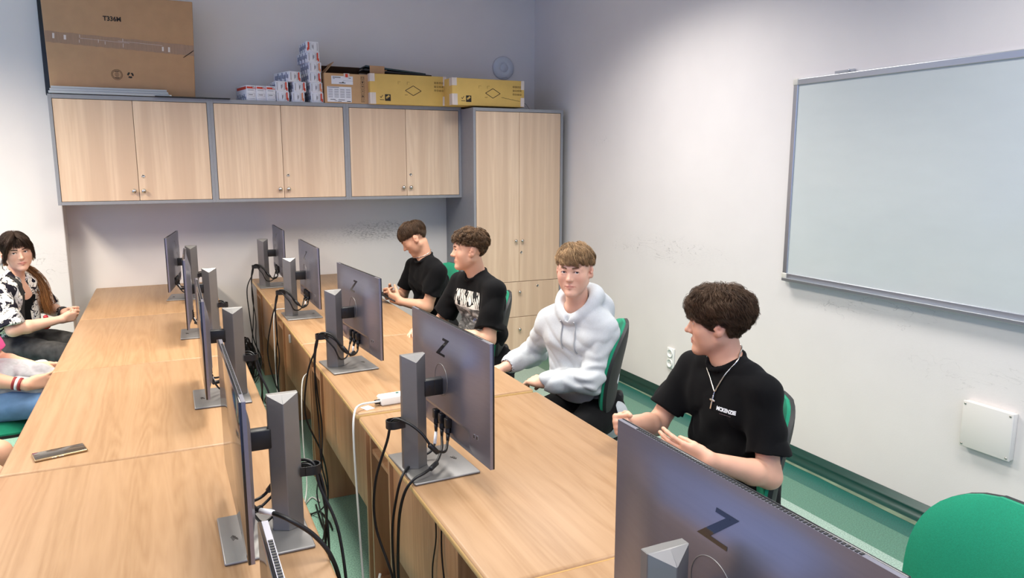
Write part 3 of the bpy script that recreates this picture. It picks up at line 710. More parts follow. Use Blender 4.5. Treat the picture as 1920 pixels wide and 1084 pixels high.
def icon(b, x, z, s, k, mi, y=-.0006):
    fr = .0016
    if k != 9:
        for dx, dz, w, h in ((0, s / 2, s, fr), (0, -s / 2, s, fr), (s / 2, 0, fr, s), (-s / 2, 0, fr, s)): on_front(b, x + dx, z + dz, w, h, mi, y)
    if k == 0:
        for dx in (-.25, .25): on_front(b, x + dx * s, z + .06 * s, .1 * s, .5 * s, mi, y); on_front(b, x + dx * s, z + .25 * s, .28 * s, .12 * s, mi, y)
        on_front(b, x, z - .32 * s, .7 * s, .06 * s, mi, y)
    elif k == 1: on_front(b, x, z + .15 * s, .45 * s, .35 * s, mi, y); on_front(b, x, z - .1 * s, .1 * s, .3 * s, mi, y); on_front(b, x, z - .28 * s, .4 * s, .07 * s, mi, y)
    elif k == 2: on_front(b, x, z + .12 * s, .6 * s, .12 * s, mi, y); on_front(b, x, z + .22 * s, .3 * s, .1 * s, mi, y); on_front(b, x + .05 * s, z - .1 * s, .06 * s, .4 * s, mi, y)
    elif k == 3: b.box((x, y, z), (.5 * s, .0012, .07 * s), mi, Ry(.7)); b.box((x, y, z), (.5 * s, .0012, .07 * s), mi, Ry(-.7)); on_front(b, x, z + .25 * s, .2 * s, .1 * s, mi, y)
    elif k == 4: on_front(b, x, z - .15 * s, .5 * s, .3 * s, mi, y); on_front(b, x, z + .2 * s, .25 * s, .25 * s, mi, y)
    else: on_front(b, x, z - .3 * s, .6 * s, .06 * s, mi, y); on_front(b, x, z, .08 * s, .5 * s, mi, y); on_front(b, x, z + .2 * s, .3 * s, .1 * s, mi, y)

def open_carton():
    t = thing('open_carton', (1.355, 5.985, ZT), .015, 'open tan cardboard carton with white shipping labels beside the white tower', 'carton')
    w, d, h, th = .345, .33, .226, .004
    b = MB(); b.span((-w / 2, 0, 0), (w / 2, th, h)); b.span((-w / 2, d - th, 0), (w / 2, d, h)); b.span((-w / 2, th, 0), (-w / 2 + th, d - th, h)); b.span((w / 2 - th, th, 0), (w / 2, d - th, h)); b.span((-w / 2, 0, 0), (w / 2, d, th))
    b.build('box', m_carton2, t, .001)
    def flap(p0, p1, v, m): 
        q = MB(); a, c, v = Vector(p0), Vector(p1), Vector(v); nrm = (c - a).cross(v).normalized() * .002
        vs = [a - nrm, c - nrm, c + v - nrm, a + v - nrm, a + nrm, c + nrm, c + v + nrm, a + v + nrm]
        q.add(vs, ((0, 3, 2, 1), (4, 5, 6, 7), (0, 1, 5, 4), (1, 2, 6, 5), (2, 3, 7, 6), (3, 0, 4, 7))); q.build('flap', m, t)
    flap((-w / 2 + .01, .03, h), (-w / 2 + .01, d - .05, h), (.085, .05, .095), m_carton)
    flap((-w / 2, d, h), (w / 2, d, h), (.0, -.09, .08), m_cartonD)
    flap((-w / 2 + .02, .002, h), (w / 2, .002, h), (0, .155, .018), m_cartonD)
    flap((w / 2, 0, h), (w / 2, d, h), (.155, .01, .045), m_carton)
    b = MB(); b.box((-.035, -.0006, .176), (.168, .0012, .062), 0)
    for k in range(7): on_front(b, -.105 + k * .009, .196, .005, .009, 1, -.0016)
    for k in range(2): on_front(b, .02 + k * .009, .193, .005, .007, 1, -.0016)
    on_front(b, -.1, .186, .014, .003, 1, -.0016); on_front(b, -.035, .155, .05, .005, 1, -.0016); on_front(b, -.03, .161, .012, .005, 1, -.0016); on_front(b, .01, .172, .08, .001, 2, -.0016)
    b.build('shipping_label', [m_paper, m_ink, m_inkg], t)
    b = MB(); b.box((-.0, -.0016, .214), (.045, .0012, .030), 0); b.box((-.0, -.0024, .212), (.020, .0012, .026), 1); b.build('seal_tape', [m_tapew, m_red], t)
    b = MB(); b.box((-.060, -.0006, .068), (.190, .0012, .116), 0)
    for c in range(4):
        for r in range(7): on_front(b, -.129 + c * .046, .104 - r * .0095 , .034, .0034 if r % 2 == 0 else .0018, 2, -.0016)
    on_front(b, -.105, .120, .085, .0035, 1, -.0016); on_front(b, -.112, .028, .04, .004, 1, -.0016); on_front(b, -.045, .026, .05, .004, 1, -.0016); on_front(b, .012, .016, .03, .005, 1, -.0016); on_front(b, -.09, .018, .02, .003, 1, -.0016); on_front(b, -.06, .014, .03, .003, 1, -.0016)
    b.build('data_label', [m_paper, m_ink, m_inkg], t)
    b = MB()
    for k in range(6): icon(b, .125, .198 - k * .034, .026, k, 0)
    b.build('handling_icon', m_ink, t)
    b = MB()
    for k in range(9): b.box((-w / 2 - .0006, .06, .03 + k * .019), (.0012, .012, .012 - (k % 3) * .003), 0)
    b.build('side_print', m_inkg, t)
open_carton()
t = thing('document_tray', (1.78, 6.11, 2.3805), 0, 'thin black and teal flat case lying on the first gold carton', 'case')
b = MB(); b.rbox((0, 0, .020), (.56, .22, .016), .004, 2, 0, Ry(.045)); b.build('lower_shell', m_plastic_b, t)
b = MB(); b.rbox((-.02, 0, .040), (.50, .22, .014), .004, 2, 0, Ry(.08)); b.build('upper_shell', mat('teal_black', rgb(30, 52, 56), .25), t)
tag(MB().box((1.60, 5.985, 2.412), (.12, .004, .062), 0, Rz(.05)).build('cardboard_offcut', m_carton), 'small brown cardboard piece standing in front of the black case', 'cardboard')

def gold_carton(x, y, w, h, d, rz, label, torn):
    t = thing('gold_carton', (x, y, ZT if not torn else ZT), rz, label, 'carton', 'long gold cartons')
    b = MB(); b.rbox((0, d / 2, h / 2), (w, d, h), .004, 2); b.build('box', m_gold, t)
    for sx, z, ww, hh in ((-1, h - .030, .040, .060), (-1, .045, .046, .088), (1, h - .036, .030, .072), (1, .040, .034, .072)):
        p = MB(); cx = sx * (w / 2 - ww / 2); p.box((cx, -.0006, z), (ww, .0012, hh), 0, Ry(.02 * sx)); p.box((sx * (w / 2 + .0005), .03, z), (.001, .06, hh), 0)
        p.build('tape_patch', m_tapew, t)
    b = MB(); s = .066; zc = h / 2 - .004; xc = .035
    pts = [(0, .038), (s, 0), (0, -.038), (-s, 0)]
    for i in range(4):
        (x0, z0), (x1, z1) = pts[i], pts[(i + 1) % 4]; L_ = math.hypot(x1 - x0, z1 - z0)
        b.box((xc + (x0 + x1) / 2, -.0006, zc + (z0 + z1) / 2), (L_, .0012, .0045), 0, Ry(-math.atan2(z1 - z0, x1 - x0)))
    b.build('diamond_mark', m_ink, t)
    b = MB()
    for k in (0, 1): on_front(b, -.08 + k * .075, h - .055, .022, .002, 0); on_front(b, -.09 + k * .075, h - .065, .002, .020, 0)
    on_front(b, -.025, zc - .034, .022, .004, 0); b.build('corner_print', mat('faint_ink', rgb(150, 116, 62), .8), t)
    b = MB(); lx = -w / 2 + .095
    b.box((lx - .012, -.0006, .056), (.012, .0012, .004), 0, Ry(.8)); b.box((lx - .001, -.0006, .060), (.026, .0012, .004), 0, Ry(-.95))
    on_front(b, lx + .0, .035, .034, .004, 0); b.build('tick_mark', m_ink, t)
    b = MB(); on_front(b, lx + .047, .054, .046, .048, 0); on_front(b, lx + .047, .030, .046, .006, 0); b.box((lx + .047, -.0016, .059), (.030, .0012, .014), 1, Ry(-.6)); b.box((lx + .042, -.0016, .052), (.020, .0012, .010), 1, Ry(-.6)); b.build('leaf_mark', [m_ink, m_gold], t)
    b = MB()
    for r in range(3):
        for c in range(4): icon(b, w / 2 - .098 + c * .021, h - .052 - r * .030, .013, (r * 4 + c) % 6, 0)
    b.build('approval_marks', mat('mid_ink', rgb(104, 78, 44), .8), t)
    if torn:
        b = MB()
        for k in range(12): b.box((.12 + k * .014, -.0006, .072 - k * .0022 + .001 * math.sin(k * 2.)), (.016, .0012, .0022), 0, Ry(.16 + .2 * math.sin(k)))
        b.build('torn_line', m_ink, t)
gold_carton(1.842, 5.93, .636, .234, .36, -.006, 'gold cardboard carton beside the open tan carton', False)
gold_carton(2.466, 5.76, .644, .213, .40, .015, 'gold cardboard carton lying partly on the tall cabinet', True)
fl('thin_wire', [(2.795, 5.80, ZT + .035), (2.82, 5.80, ZT + .03), (2.845, 5.80, ZT + .0), (2.85, 5.79, ZT - .012)], .0016, m_cable_b, 'thin dark wire sticking out beside the second gold carton')

def crumple(name, loc, size, m, label, cat, seed=1, amp=.25):
    bm = bmesh.new(); bmesh.ops.create_icosphere(bm, subdivisions=5, radius=1); r = random.Random(seed)
    ks = [(Vector((r.gauss(0, 1), r.gauss(0, 1), r.gauss(0, 1))) * r.uniform(2, 6), r.uniform(0, 6)) for _ in range(14)]
    for v in bm.verts:
        s = sum(abs(math.sin(k.dot(v.co) + p)) for k, p in ks) / len(ks)
        q = v.co * (1 + amp * (s - .64) * 3); z = max(q.z, -.75)
        v.co = Vector((q.x * size[0], q.y * size[1], (z + .75) * size[2]))
    me = bpy.data.meshes.new(name); bm.to_mesh(me); bm.free(); me.materials.append(m)
    o = bpy.data.objects.new(name, me); COL.objects.link(o); o.location = loc
    return tag(o, label, cat)
crumple('black_bag', (.47, 6.06, 0), (.10, .17, .19), m_bag, 'crumpled black bag on the floor against the back wall', 'bag', 4)
# ------------------------------------------------------------------ office chairs
def pad(rows, wfun, xf, xb, mi, n=20):
    """closed pad between a front and a back surface; rows = parameter list 0..1"""
    b = MB(); F = []; B = []
    for t in rows:
        w = wfun(t); F.append([]); B.append([])
        for j in range(n + 1):
            s = -1 + 2 * j / n; F[-1].append(xf(t, s, w)); B[-1].append(xb(t, s, w))
    b.grid(F, mi, True); b.grid(B, mi, True, True)
    b.grid([[r[0] for r in B], [r[0] for r in F]], mi, True); b.grid([[r[-1] for r in F], [r[-1] for r in B]], mi, True)
    b.grid([F[0], B[0]], mi, True, True); b.grid([F[-1], B[-1]], mi, True)
    return b
def chair_proto():
    t = thing('office_chair', (0, 0, 0))
    def wf(W):
        return lambda q: W * max(.02, (1 - abs(2 * q - 1) ** 2.6)) ** (1 / 2.6) * (1 - .06 * (1 - q))
    rows = [.5 - .5 * math.cos(PI * k / 22) for k in range(23)]
    z0, z1 = .515, .985
    def plan(t_, s, w, off, puff):
        y = s * w; e = max(0, 1 - abs(s) ** 4) * max(0, 1 - abs(2 * t_ - 1) ** 4)
        x = -.225 + .10 * (y / .23) ** 2 * .45 - .10 * (t_ - .3) ** 1 * .75 + off + puff * e + .02 * math.sin(t_ * PI)
        return (x, y, z0 + (z1 - z0) * t_)
    c = pad(rows, wf(.231), lambda t_, s, w: plan(t_, s, w, .008, .032), lambda t_, s, w: plan(t_, s, w, -.004, 0), 0)
    c.build('backrest_cushion', m_green, t)
    c = pad(rows, wf(.231), lambda t_, s, w: plan(t_, s, w, -.002, 0), lambda t_, s, w: plan(t_, s, w, -.018, -.022), 0)
    c.build('backrest_shell', m_blackfoam, t)
    def seat(off, puff, W, L):
        def f(t_, s, w):
            e = max(0, 1 - abs(s) ** 5) * max(0, 1 - abs(2 * t_ - 1) ** 5)
            return (-.215 + L * t_, s * w, .43 + off + puff * e - .018 * max(0, t_ - .75) * 4)
        return f
    c = pad(rows, wf(.235), seat(.004, .045, .235, .45), seat(-.006, 0, .235, .45), 0); c.build('seat_cushion', m_green, t)
    c = pad(rows, wf(.240), seat(-.004, 0, .24, .45), seat(-.016, -.022, .24, .45), 0); c.build('seat_shell', m_blackfoam, t)
    b = MB(); b.tube(spline([(-.02, 0, .395), (-.18, 0, .385), (-.245, 0, .42), (-.258, 0, .52), (-.262, 0, .62)], 6), .021, 10); b.rbox((-.262, 0, .56), (.036, .07, .16), .012, 2); b.build('back_bracket', m_blackfoam, t)
    b = MB(); b.rbox((0, 0, .39), (.22, .16, .035), .008, 2); b.lathe([(.026, .10), (.026, .24), (.016, .24), (.016, .38)], Matrix.Identity(4), 16); b.build('gas_column', m_plastic_b, t)
    b = MB()
    for k in range(5):
        a = k * 2 * PI / 5 + .3; d = Vector((math.cos(a), math.sin(a), 0))
        b.tube([d * .02 + Vector((0, 0, .105)), d * .16 + Vector((0, 0, .10)), d * .30 + Vector((0, 0, .078))], [.03, .023, .016], 8)
    b.lathe([(.045, .07), (.045, .125), (.03, .13)], Matrix.Identity(4), 16); base = b.build('star_base', m_plastic_b, t)
    for k in range(5):
        a = k * 2 * PI / 5 + .3; d = Vector((math.cos(a), math.sin(a), 0)); p = d * .30; e = Vector((-d.y, d.x, 0)); c = MB()
        for s in (-1, 1):
            c.lathe([(.0, 0), (.022, 0), (.026, .004), (.026, .014), (.022, .018), (0, .018)], M3(d, (0, 0, 1), e * s, p + e * s * .004 + Vector((0, 0, .0265))), 16)
        c.tube([p + Vector((0, 0, .03)), p + Vector((0, 0, .08))], .006, 8); c.build('caster', m_plastic_b, base)
    return t
CH = [(1.58, 1.03, PI - .02, 'empty green office chair at the bottom right corner'),
      (1.632, 1.962, PI - .50, 'green office chair under the boy with the cross necklace'),
      (1.62, 2.93, PI - .50, 'green office chair under the boy in the grey hoodie'),
      (1.49, 3.92, PI - .28, 'green office chair under the boy with the printed shirt'),
      (1.545, 4.90, PI + .12, 'green office chair under the boy looking at his phone'),
      (-.895, 5.45, -.45, 'green office chair under the girl in the patterned shirt'),
      (-.88, 4.22, .0, 'green office chair under the person with the grey sweater on the lap'),
      (-.95, 3.25, .0, 'green office chair at the left edge under the nearest person')]
cp = None
DZ = [-.13, -.085, -.01, -.03, 0, -.02, -.02, -.02]
for (x, y, rz, lb), dz in zip(CH, DZ):
    o = chair_proto() if cp is None else copy_tree(cp)
    cp = cp or o
    o.location = (x, y, 0)
    for q in o.children:
        if q.name.startswith('backrest'): q.location.z = dz
    o.rotation_euler = (0, 0, rz); tag(o, lb, 'chair', 'green office chairs')
# ------------------------------------------------------------------ people: distance fields meshed as one skin
f32 = np.float32
V = lambda *a: np.array(a, float)
def nrm(a): a = np.asarray(a, float); return a / np.linalg.norm(a)
_rt = np.random.RandomState(5).rand(24, 24, 24).astype(f32)
def vnoise(X):
    """smooth lattice noise, -1..1"""
    i = np.floor(X).astype(np.int64); f = (X - i).astype(f32); f = f * f * (3 - 2 * f); i %= 24; j = (i + 1) % 24
    def g(a, b, c): return _rt[(i, j)[a][..., 0], (i, j)[b][..., 1], (i, j)[c][..., 2]]
    fx, fy, fz = f[..., 0], f[..., 1], f[..., 2]
    x00 = g(0, 0, 0) * (1 - fx) + g(1, 0, 0) * fx; x10 = g(0, 1, 0) * (1 - fx) + g(1, 1, 0) * fx
    x01 = g(0, 0, 1) * (1 - fx) + g(1, 0, 1) * fx; x11 = g(0, 1, 1) * (1 - fx) + g(1, 1, 1) * fx
    return ((x00 * (1 - fy) + x10 * fy) * (1 - fz) + (x01 * (1 - fy) + x11 * fy) * fz) * 2 - 1
def sd_cone(X, a, b, ra, rb):
    a = np.asarray(a, f32); ba = np.asarray(b, f32) - a; l2 = float(ba @ ba) + 1e-12
    v = X - a; t = np.clip((v @ ba) / l2, 0, 1)
    return np.sqrt(((v - t[..., None] * ba) ** 2).sum(-1)) - (ra + (rb - ra) * t)
def sd_ell(X, c, r, R=None):
    v = X - np.asarray(c, f32)
    if R is not None: v = v @ np.asarray(R, f32)
    r = np.asarray(r, f32); k0 = np.sqrt(((v / r) ** 2).sum(-1)); k1 = np.sqrt(((v / (r * r)) ** 2).sum(-1)) + 1e-9
    return k0 * (k0 - 1) / k1
class Field:
    def __init__(s, lo, hi, h):
        s.lo = np.array(lo, float); s.h = h; s.n = np.ceil((np.array(hi) - s.lo) / h).astype(int) + 1
        s.F = np.full(s.n, .5, f32); s.Fr = None
    def _sub(s, lo, hi):
        a = np.clip(np.floor((lo - s.lo) / s.h).astype(int), 0, s.n); b = np.clip(np.ceil((hi - s.lo) / s.h).astype(int) + 1, 0, s.n)
        if (b <= a).any(): return None
        sl = tuple(slice(p, q) for p, q in zip(a, b))
        g = np.stack(np.meshgrid(*[(s.lo[i] + s.h * np.arange(a[i], b[i])).astype(f32) for i in range(3)], indexing='ij'), -1)
        return sl, g
    def op(s, lo, hi, fn, k, sub=False, m=0.0):
        pad_ = k + 3 * s.h + m; q = s._sub(np.asarray(lo) - pad_, np.asarray(hi) + pad_)
        if q is None: return
        sl, g = q; d = fn(g).astype(f32); A = s.F[sl]
        if sub:
            d = -d
            h = np.clip(.5 - .5 * (d - A) / max(k, 1e-6), 0, 1); s.F[sl] = A * h * 0 + (A * (h) + d * (1 - h)) + k * h * (1 - h) if k > 0 else np.maximum(A, d)
        else:
            h = np.clip(.5 + .5 * (A - d) / max(k, 1e-6), 0, 1); s.F[sl] = A * (1 - h) + d * h - k * h * (1 - h) if k > 0 else np.minimum(A, d)
    # world-space shapes; fr = (origin, 3x3 columns) places a shape given in a local frame
    def cone(s, a, b, ra, rb=None, k=.01, sub=False, fr=None):
        rb = ra if rb is None else rb; a = np.asarray(a, float); b = np.asarray(b, float)
        if fr is not None:
            a = fr[0] + fr[1] @ a; b = fr[0] + fr[1] @ b; g = np.linalg.norm(fr[1][:, 0]); ra *= g; rb *= g; k *= g
        r = max(ra, rb); s.op(np.minimum(a, b) - r, np.maximum(a, b) + r, lambda X: sd_cone(X, a, b, ra, rb), k, sub)
    def ell(s, c, r, k=.01, sub=False, fr=None, R=None):
        c = np.asarray(c, float); R = np.eye(3) if R is None else np.asarray(R, float)
        if fr is not None: g = np.linalg.norm(fr[1][:, 0]); c = fr[0] + fr[1] @ c; R = fr[1] @ R / g; r = tuple(q * g for q in r); k *= g
        m = max(r); s.op(c - m, c + m, lambda X: sd_ell(X, c, r, R), k, sub)
    def ball(s, c, r, k=.01, sub=False, fr=None): s.ell(c, (r, r, r), k, sub, fr)
    def warp(s, fn):
        """adds fn(points) to the field close to the surface"""
        idx = np.argwhere(np.abs(s.F) < .03)
        P = (s.lo + idx * s.h).astype(f32); s.F[idx[:, 0], idx[:, 1], idx[:, 2]] += fn(P).astype(f32)
    def mesh(s, smooth=1):
        F = s.F; F[0] = F[-1] = .5; F[:, 0] = F[:, -1] = .5; F[:, :, 0] = F[:, :, -1] = .5
        I = F < 0
        c = np.zeros(np.array(F.shape) - 1, np.uint8)
        for x in (0, 1):
            for y in (0, 1):
                for z in (0, 1): c += I[x:x + c.shape[0], y:y + c.shape[1], z:z + c.shape[2]]
        act = np.argwhere((c > 0) & (c < 8)); ids = np.full(c.shape, -1, np.int32); ids[tuple(act.T)] = np.arange(len(act))
        vs = np.zeros((len(act), 3)); w = np.zeros(len(act))
        cor = [(x, y, z) for x in (0, 1) for y in (0, 1) for z in (0, 1)]
        val = {q: F[act[:, 0] + q[0], act[:, 1] + q[1], act[:, 2] + q[2]] for q in cor}
        for q in cor:
            for ax in range(3):
                if q[ax]: continue
                p = list(q); p[ax] = 1; p = tuple(p); a, b = val[q], val[p]; m = (a < 0) != (b < 0)
                t = np.where(m, a / np.where(m, a - b, 1), 0)
                for k in range(3): vs[:, k] += np.where(m, q[k] + (t if k == ax else 0), 0)
                w += m
        vs = s.lo + (act + vs / w[:, None]) * s.h
        fs = []
        for ax in range(3):
            o = [1, 1, 1]; o[ax] = 0
            A = I[o[0]:, o[1]:, o[2]:]; 
            sh = [slice(0, -1)] * 3
            A0 = I; B0 = np.roll(I, -1, ax)
            m = A0 != B0; sl = [slice(1, -1)] * 3; sl[ax] = slice(0, -1)
            e = np.argwhere(m[tuple(sl)]) + np.array([0 if k == ax else 1 for k in range(3)])
            u, v = [(1, 2), (2, 0), (0, 1)][ax]
            du = np.zeros(3, int); du[u] = 1; dv = np.zeros(3, int); dv[v] = 1
            g = lambda q: ids[q[:, 0], q[:, 1], q[:, 2]]
            quad = np.stack([g(e - du - dv), g(e - dv), g(e), g(e - du)], 1)
            ins = I[e[:, 0], e[:, 1], e[:, 2]]; quad[~ins] = quad[~ins][:, ::-1]; fs.append(quad)
        fs = np.concatenate(fs); fs = fs[(fs >= 0).all(1)]
        for _ in range(smooth):
            acc = np.zeros_like(vs); cnt = np.zeros(len(vs))
            for a, b in ((0, 1), (1, 2), (2, 3), (3, 0)):
                np.add.at(acc, fs[:, a], vs[fs[:, b]]); np.add.at(acc, fs[:, b], vs[fs[:, a]]); np.add.at(cnt, fs[:, a], 1); np.add.at(cnt, fs[:, b], 1)
            vs = vs * .5 + .5 * acc / np.maximum(cnt, 1)[:, None]
        return vs, fs
def np_obj(name, vs, fs, m, parent, col=None, smooth=True):
    me = bpy.data.meshes.new(name); vs = np.asarray(vs); fs = np.asarray(fs); k = fs.shape[1]
    me.vertices.add(len(vs)); me.vertices.foreach_set('co', (vs - np.array(parent.location if parent is not None and not parent.parent else (parent.parent.location if parent is not None else (0, 0, 0)))).astype(f32).ravel())
    me.loops.add(fs.size); me.loops.foreach_set('vertex_index', fs.ravel().astype(np.int32))
    me.polygons.add(len(fs)); me.polygons.foreach_set('loop_start', np.arange(0, fs.size, k, dtype=np.int32)); me.polygons.foreach_set('use_smooth', np.full(len(fs), smooth))
    if col is not None:
        a = me.color_attributes.new('Col', 'FLOAT_COLOR', 'POINT'); c4 = np.ones((len(vs), 4), f32); c4[:, :3] = col; a.data.foreach_set('color', c4.ravel())
    me.materials.append(m); me.update(calc_edges=True); me.validate()
    o = bpy.data.objects.new(name, me); COL.objects.link(o); o.parent = parent
    return o

m_skin = mat('skin', rgb(214, 162, 134), .5, bump=.06, bscale=700, spec=.35, attr='Col')
m_skin.node_tree.nodes['Principled BSDF'].inputs['Subsurface Weight'].default_value = .12
m_skin.node_tree.nodes['Principled BSDF'].inputs['Subsurface Radius'].default_value = (.012, .005, .003)
m_hair = mat('hair', rgb(70, 52, 38), .55, spec=.28, attr='Col')
m_eyew = mat('eye_white', rgb(226, 220, 214), .15, spec=.6)
m_iris = mat('iris', rgb(52, 42, 34), .12, spec=.6)
m_pupil = mat('pupil', rgb(8, 8, 8), .08, spec=.7)
m_tee = mat('black_cotton', rgb(9, 9, 11), .9, bump=.25, bscale=1400, sheen=.03, spec=.15)
m_hood = mat('grey_fleece', rgb(196, 200, 203), .95, bump=.35, bscale=700, var=.07, vscale=330, sheen=.15, spec=.2)
m_hood2 = mat('grey_sweater', rgb(172, 172, 174), .95, bump=.4, bscale=420, var=.09, vscale=60, sheen=.2, spec=.2)
m_black_tr = mat('black_trousers', rgb(13, 13, 15), .9, bump=.2, bscale=900, spec=.2)
m_jean = mat('blue_jeans', rgb(104, 136, 172), .9, bump=.3, bscale=900, var=.16, vscale=20, spec=.2)
m_jeanb = mat('washed_black_jeans', rgb(58, 58, 58), .9, bump=.3, bscale=900, var=.3, vscale=26, spec=.2)
m_pink = mat('pink_cotton', rgb(222, 92, 148), .9, bump=.2, bscale=900, spec=.2)
m_shoe = mat('white_shoe', rgb(216, 214, 208), .6)
m_shoeb = mat('black_shoe', rgb(26, 26, 28), .55)
m_silver = mat('silver', rgb(214, 212, 206), .25, 1.0)
m_lace = mat('grey_cord', rgb(176, 178, 180), .9)

def frame(o, fwd, up=(0, 0, 1), roll=0.0, sc=1.0):
    y = nrm(fwd); x = nrm(np.cross(y, np.asarray(up, float))); z = np.cross(x, y)
    if roll: x, z = x * math.cos(roll) + z * math.sin(roll), z * math.cos(roll) - x * math.sin(roll)
    return np.asarray(o, float), np.stack([x, y, z], 1) * sc

LIPU = [((-.0248, .0735, -.0655), (-.006, .0865, -.0615), .0032, .0048), ((.0248, .0735, -.0655), (.006, .0865, -.0615), .0032, .0048), ((-.006, .0865, -.0615), (.006, .0865, -.0615), .0048, .0048)]
LIPL = [((-.0215, .0735, -.0675), (0, .0855, -.0712), .0036, .0060), ((.0215, .0735, -.0675), (0, .0855, -.0712), .0036, .0060)]
def head(F, fr, fem=False, lid=1.0):
    g = dict(fr=fr)
    F.ell((0, -.015, .034), (.0755, .096, .082), .01, **g)
    F.ell((0, .026, .036), (.064, .060, .058), .03, **g)
    F.ell((0, .024, -.026), (.0605, .060, .074), .03, **g)
    jw = .045 if fem else .0485
    for s in (-1, 1):
        F.cone((s * jw, -.004, -.050), (s * .012, .062, -.099), .019, .014, .03, **g)
        F.ell((s * .040, .046, -.026), (.025, .024, .024), .03, **g)
        F.ell((s * .036, .036, -.058), (.018, .020, .022), .03, **g)
    F.ball((0, .0725, -.1000), .0160 if not fem else .013, .018, **g)
    F.ell((0, .064, -.062), (.028, .0215, .024), .018, **g)
    for s in (-1, 1):
        F.cone((s * .008, .0835, .0205), (s * .046, .062, .0205), .0075 if not fem else .006, .0085 if not fem else .006, .016, **g)
        F.ball((s * .0315, .0935, .004), .0140, .012, True, **g)
    F.cone((0, .0800, .017), (0, .1025, -.026), .0064, .0076, .008, **g)
    F.cone((0, .074, .004), (0, .0890, -.0290), .0090, .0125, .010, **g)
    F.ball((0, .1055, -.0300), .0092, .007, **g)
    for s in (-1, 1):
        F.ball((s * .0105, .0920, -.0330), .0068, .006, **g)
        F.ball((s * .0060, .0985, -.0440), .0042, .002, True, **g)
        F.ball((s * .0315, .0700, .003), .0146, .006, **g)
        F.ell((s * .0315, .0910, .0025), (.0156, .016, .0068 * lid), .0016, True, **g)
        F.cone((s * .0195, .0835, .0095 - .006 * (1 - lid)), (s * .0335, .0850, .0112 - .006 * (1 - lid)), .0022, .0026, .003, **g); F.cone((s * .0335, .0850, .0112 - .006 * (1 - lid)), (s * .0445, .0760, .0066), .0026, .0020, .003, **g)
    for a, b, ra, rb in LIPU + LIPL: F.cone(a, b, ra, rb, .005, **g)
    for s in (-1, 1): F.cone((s * .0255, .0775, -.0662), (0, .0935, -.0667), .0014, .0018, .0018, True, **g)
    for s in (-1, 1):
        a = s * .42; R = np.array([[math.cos(a), math.sin(a), 0], [-math.sin(a), math.cos(a), 0], [0, 0, 1]]) @ np.array([[1, 0, 0], [0, math.cos(.22), -math.sin(.22)], [0, math.sin(.22), math.cos(.22)]])
        F.ell((s * .079, -.016, .0), (.0085, .0200, .0315), .006, R=R, **g)
        F.ell((s * .080, -.012, -.022), (.008, .012, .014), .006, **g)
        F.ell((s * .0895, -.0135, .003), (.0075, .0120, .0205), .0025, True, R=R, **g); F.ell((s * .0865, -.012, .004), (.003, .006, .011), .003, R=R, **g)
        F.ball((s * .081, .004, -.006), .0055, .004, **g)
        F.ell((s * .074, -.014, .004), (.010, .012, .024), .006, **g); F.ball((s * .0715, -.004, -.024), .0115, .008, **g)

def hand(F, w, d, n, side, curl, thumb=(.0, .3), sc=1.0, spread=.10):
    """w wrist, d finger direction, n palm normal (the way the palm looks); side +1 = left hand"""
    d = nrm(d); n = nrm(n - d * (n @ d)); l = np.cross(n, d) * side       # l = toward the thumb
    P = lambda a, b, c: w + (d * a + l * b + n * c) * sc
    kn = [(.090, .027), (.094, .0085), (.089, -.010), (.080, -.0275)]
    for (a, b) in kn: F.cone(P(.004, b * .55, 0), P(a, b, -.002), .0145 * sc, .0108 * sc, .012)
    F.cone(P(.02, .016, .006), P(.055, .030, .006), .016 * sc, .012 * sc, .012)
    F.cone(P(.02, -.018, .006), P(.06, -.022, .004), .013 * sc, .011 * sc, .012)
    ln = [(.042, .025, .020), (.046, .029, .021), (.043, .027, .021), (.034, .020, .019)]
    for i, ((a, b), L3) in enumerate(zip(kn, ln)):
        p = P(a, b, -.002); ang = 0; cu = curl[i] if isinstance(curl, (list, tuple)) else curl
        fan = (1.5 - i) * spread
        dd = nrm(d + l * math.tan(fan)); r = .0092 * sc
        for q, L in enumerate(L3):
            ang += cu * (1.0, 1.15, .75)[q]; v = dd * math.cos(ang) + n * math.sin(ang)
            e = p + v * L * sc; F.cone(p, e, r, r * .92, .0035); p = e; r *= .92
    p = P(.030, .026, .010); r = .0120 * sc
    a, c = thumb
    v = nrm(d * .75 + l * .75 * a / .35 + n * .35)
    for q, L in enumerate((.036, .030, .026)):
        e = p + v * L * sc; F.cone(p, e, r, r * .88, .005); p = e; r *= .9
        v = nrm(v + (-l * .55 + n * .45 + d * .25) * c)

HL = {}   # hairlines: azimuth (deg from front) -> z in the head frame
def hairline(phi, tab):
    return np.interp(np.abs(np.degrees(phi)), [q[0] for q in tab], [q[1] for q in tab])

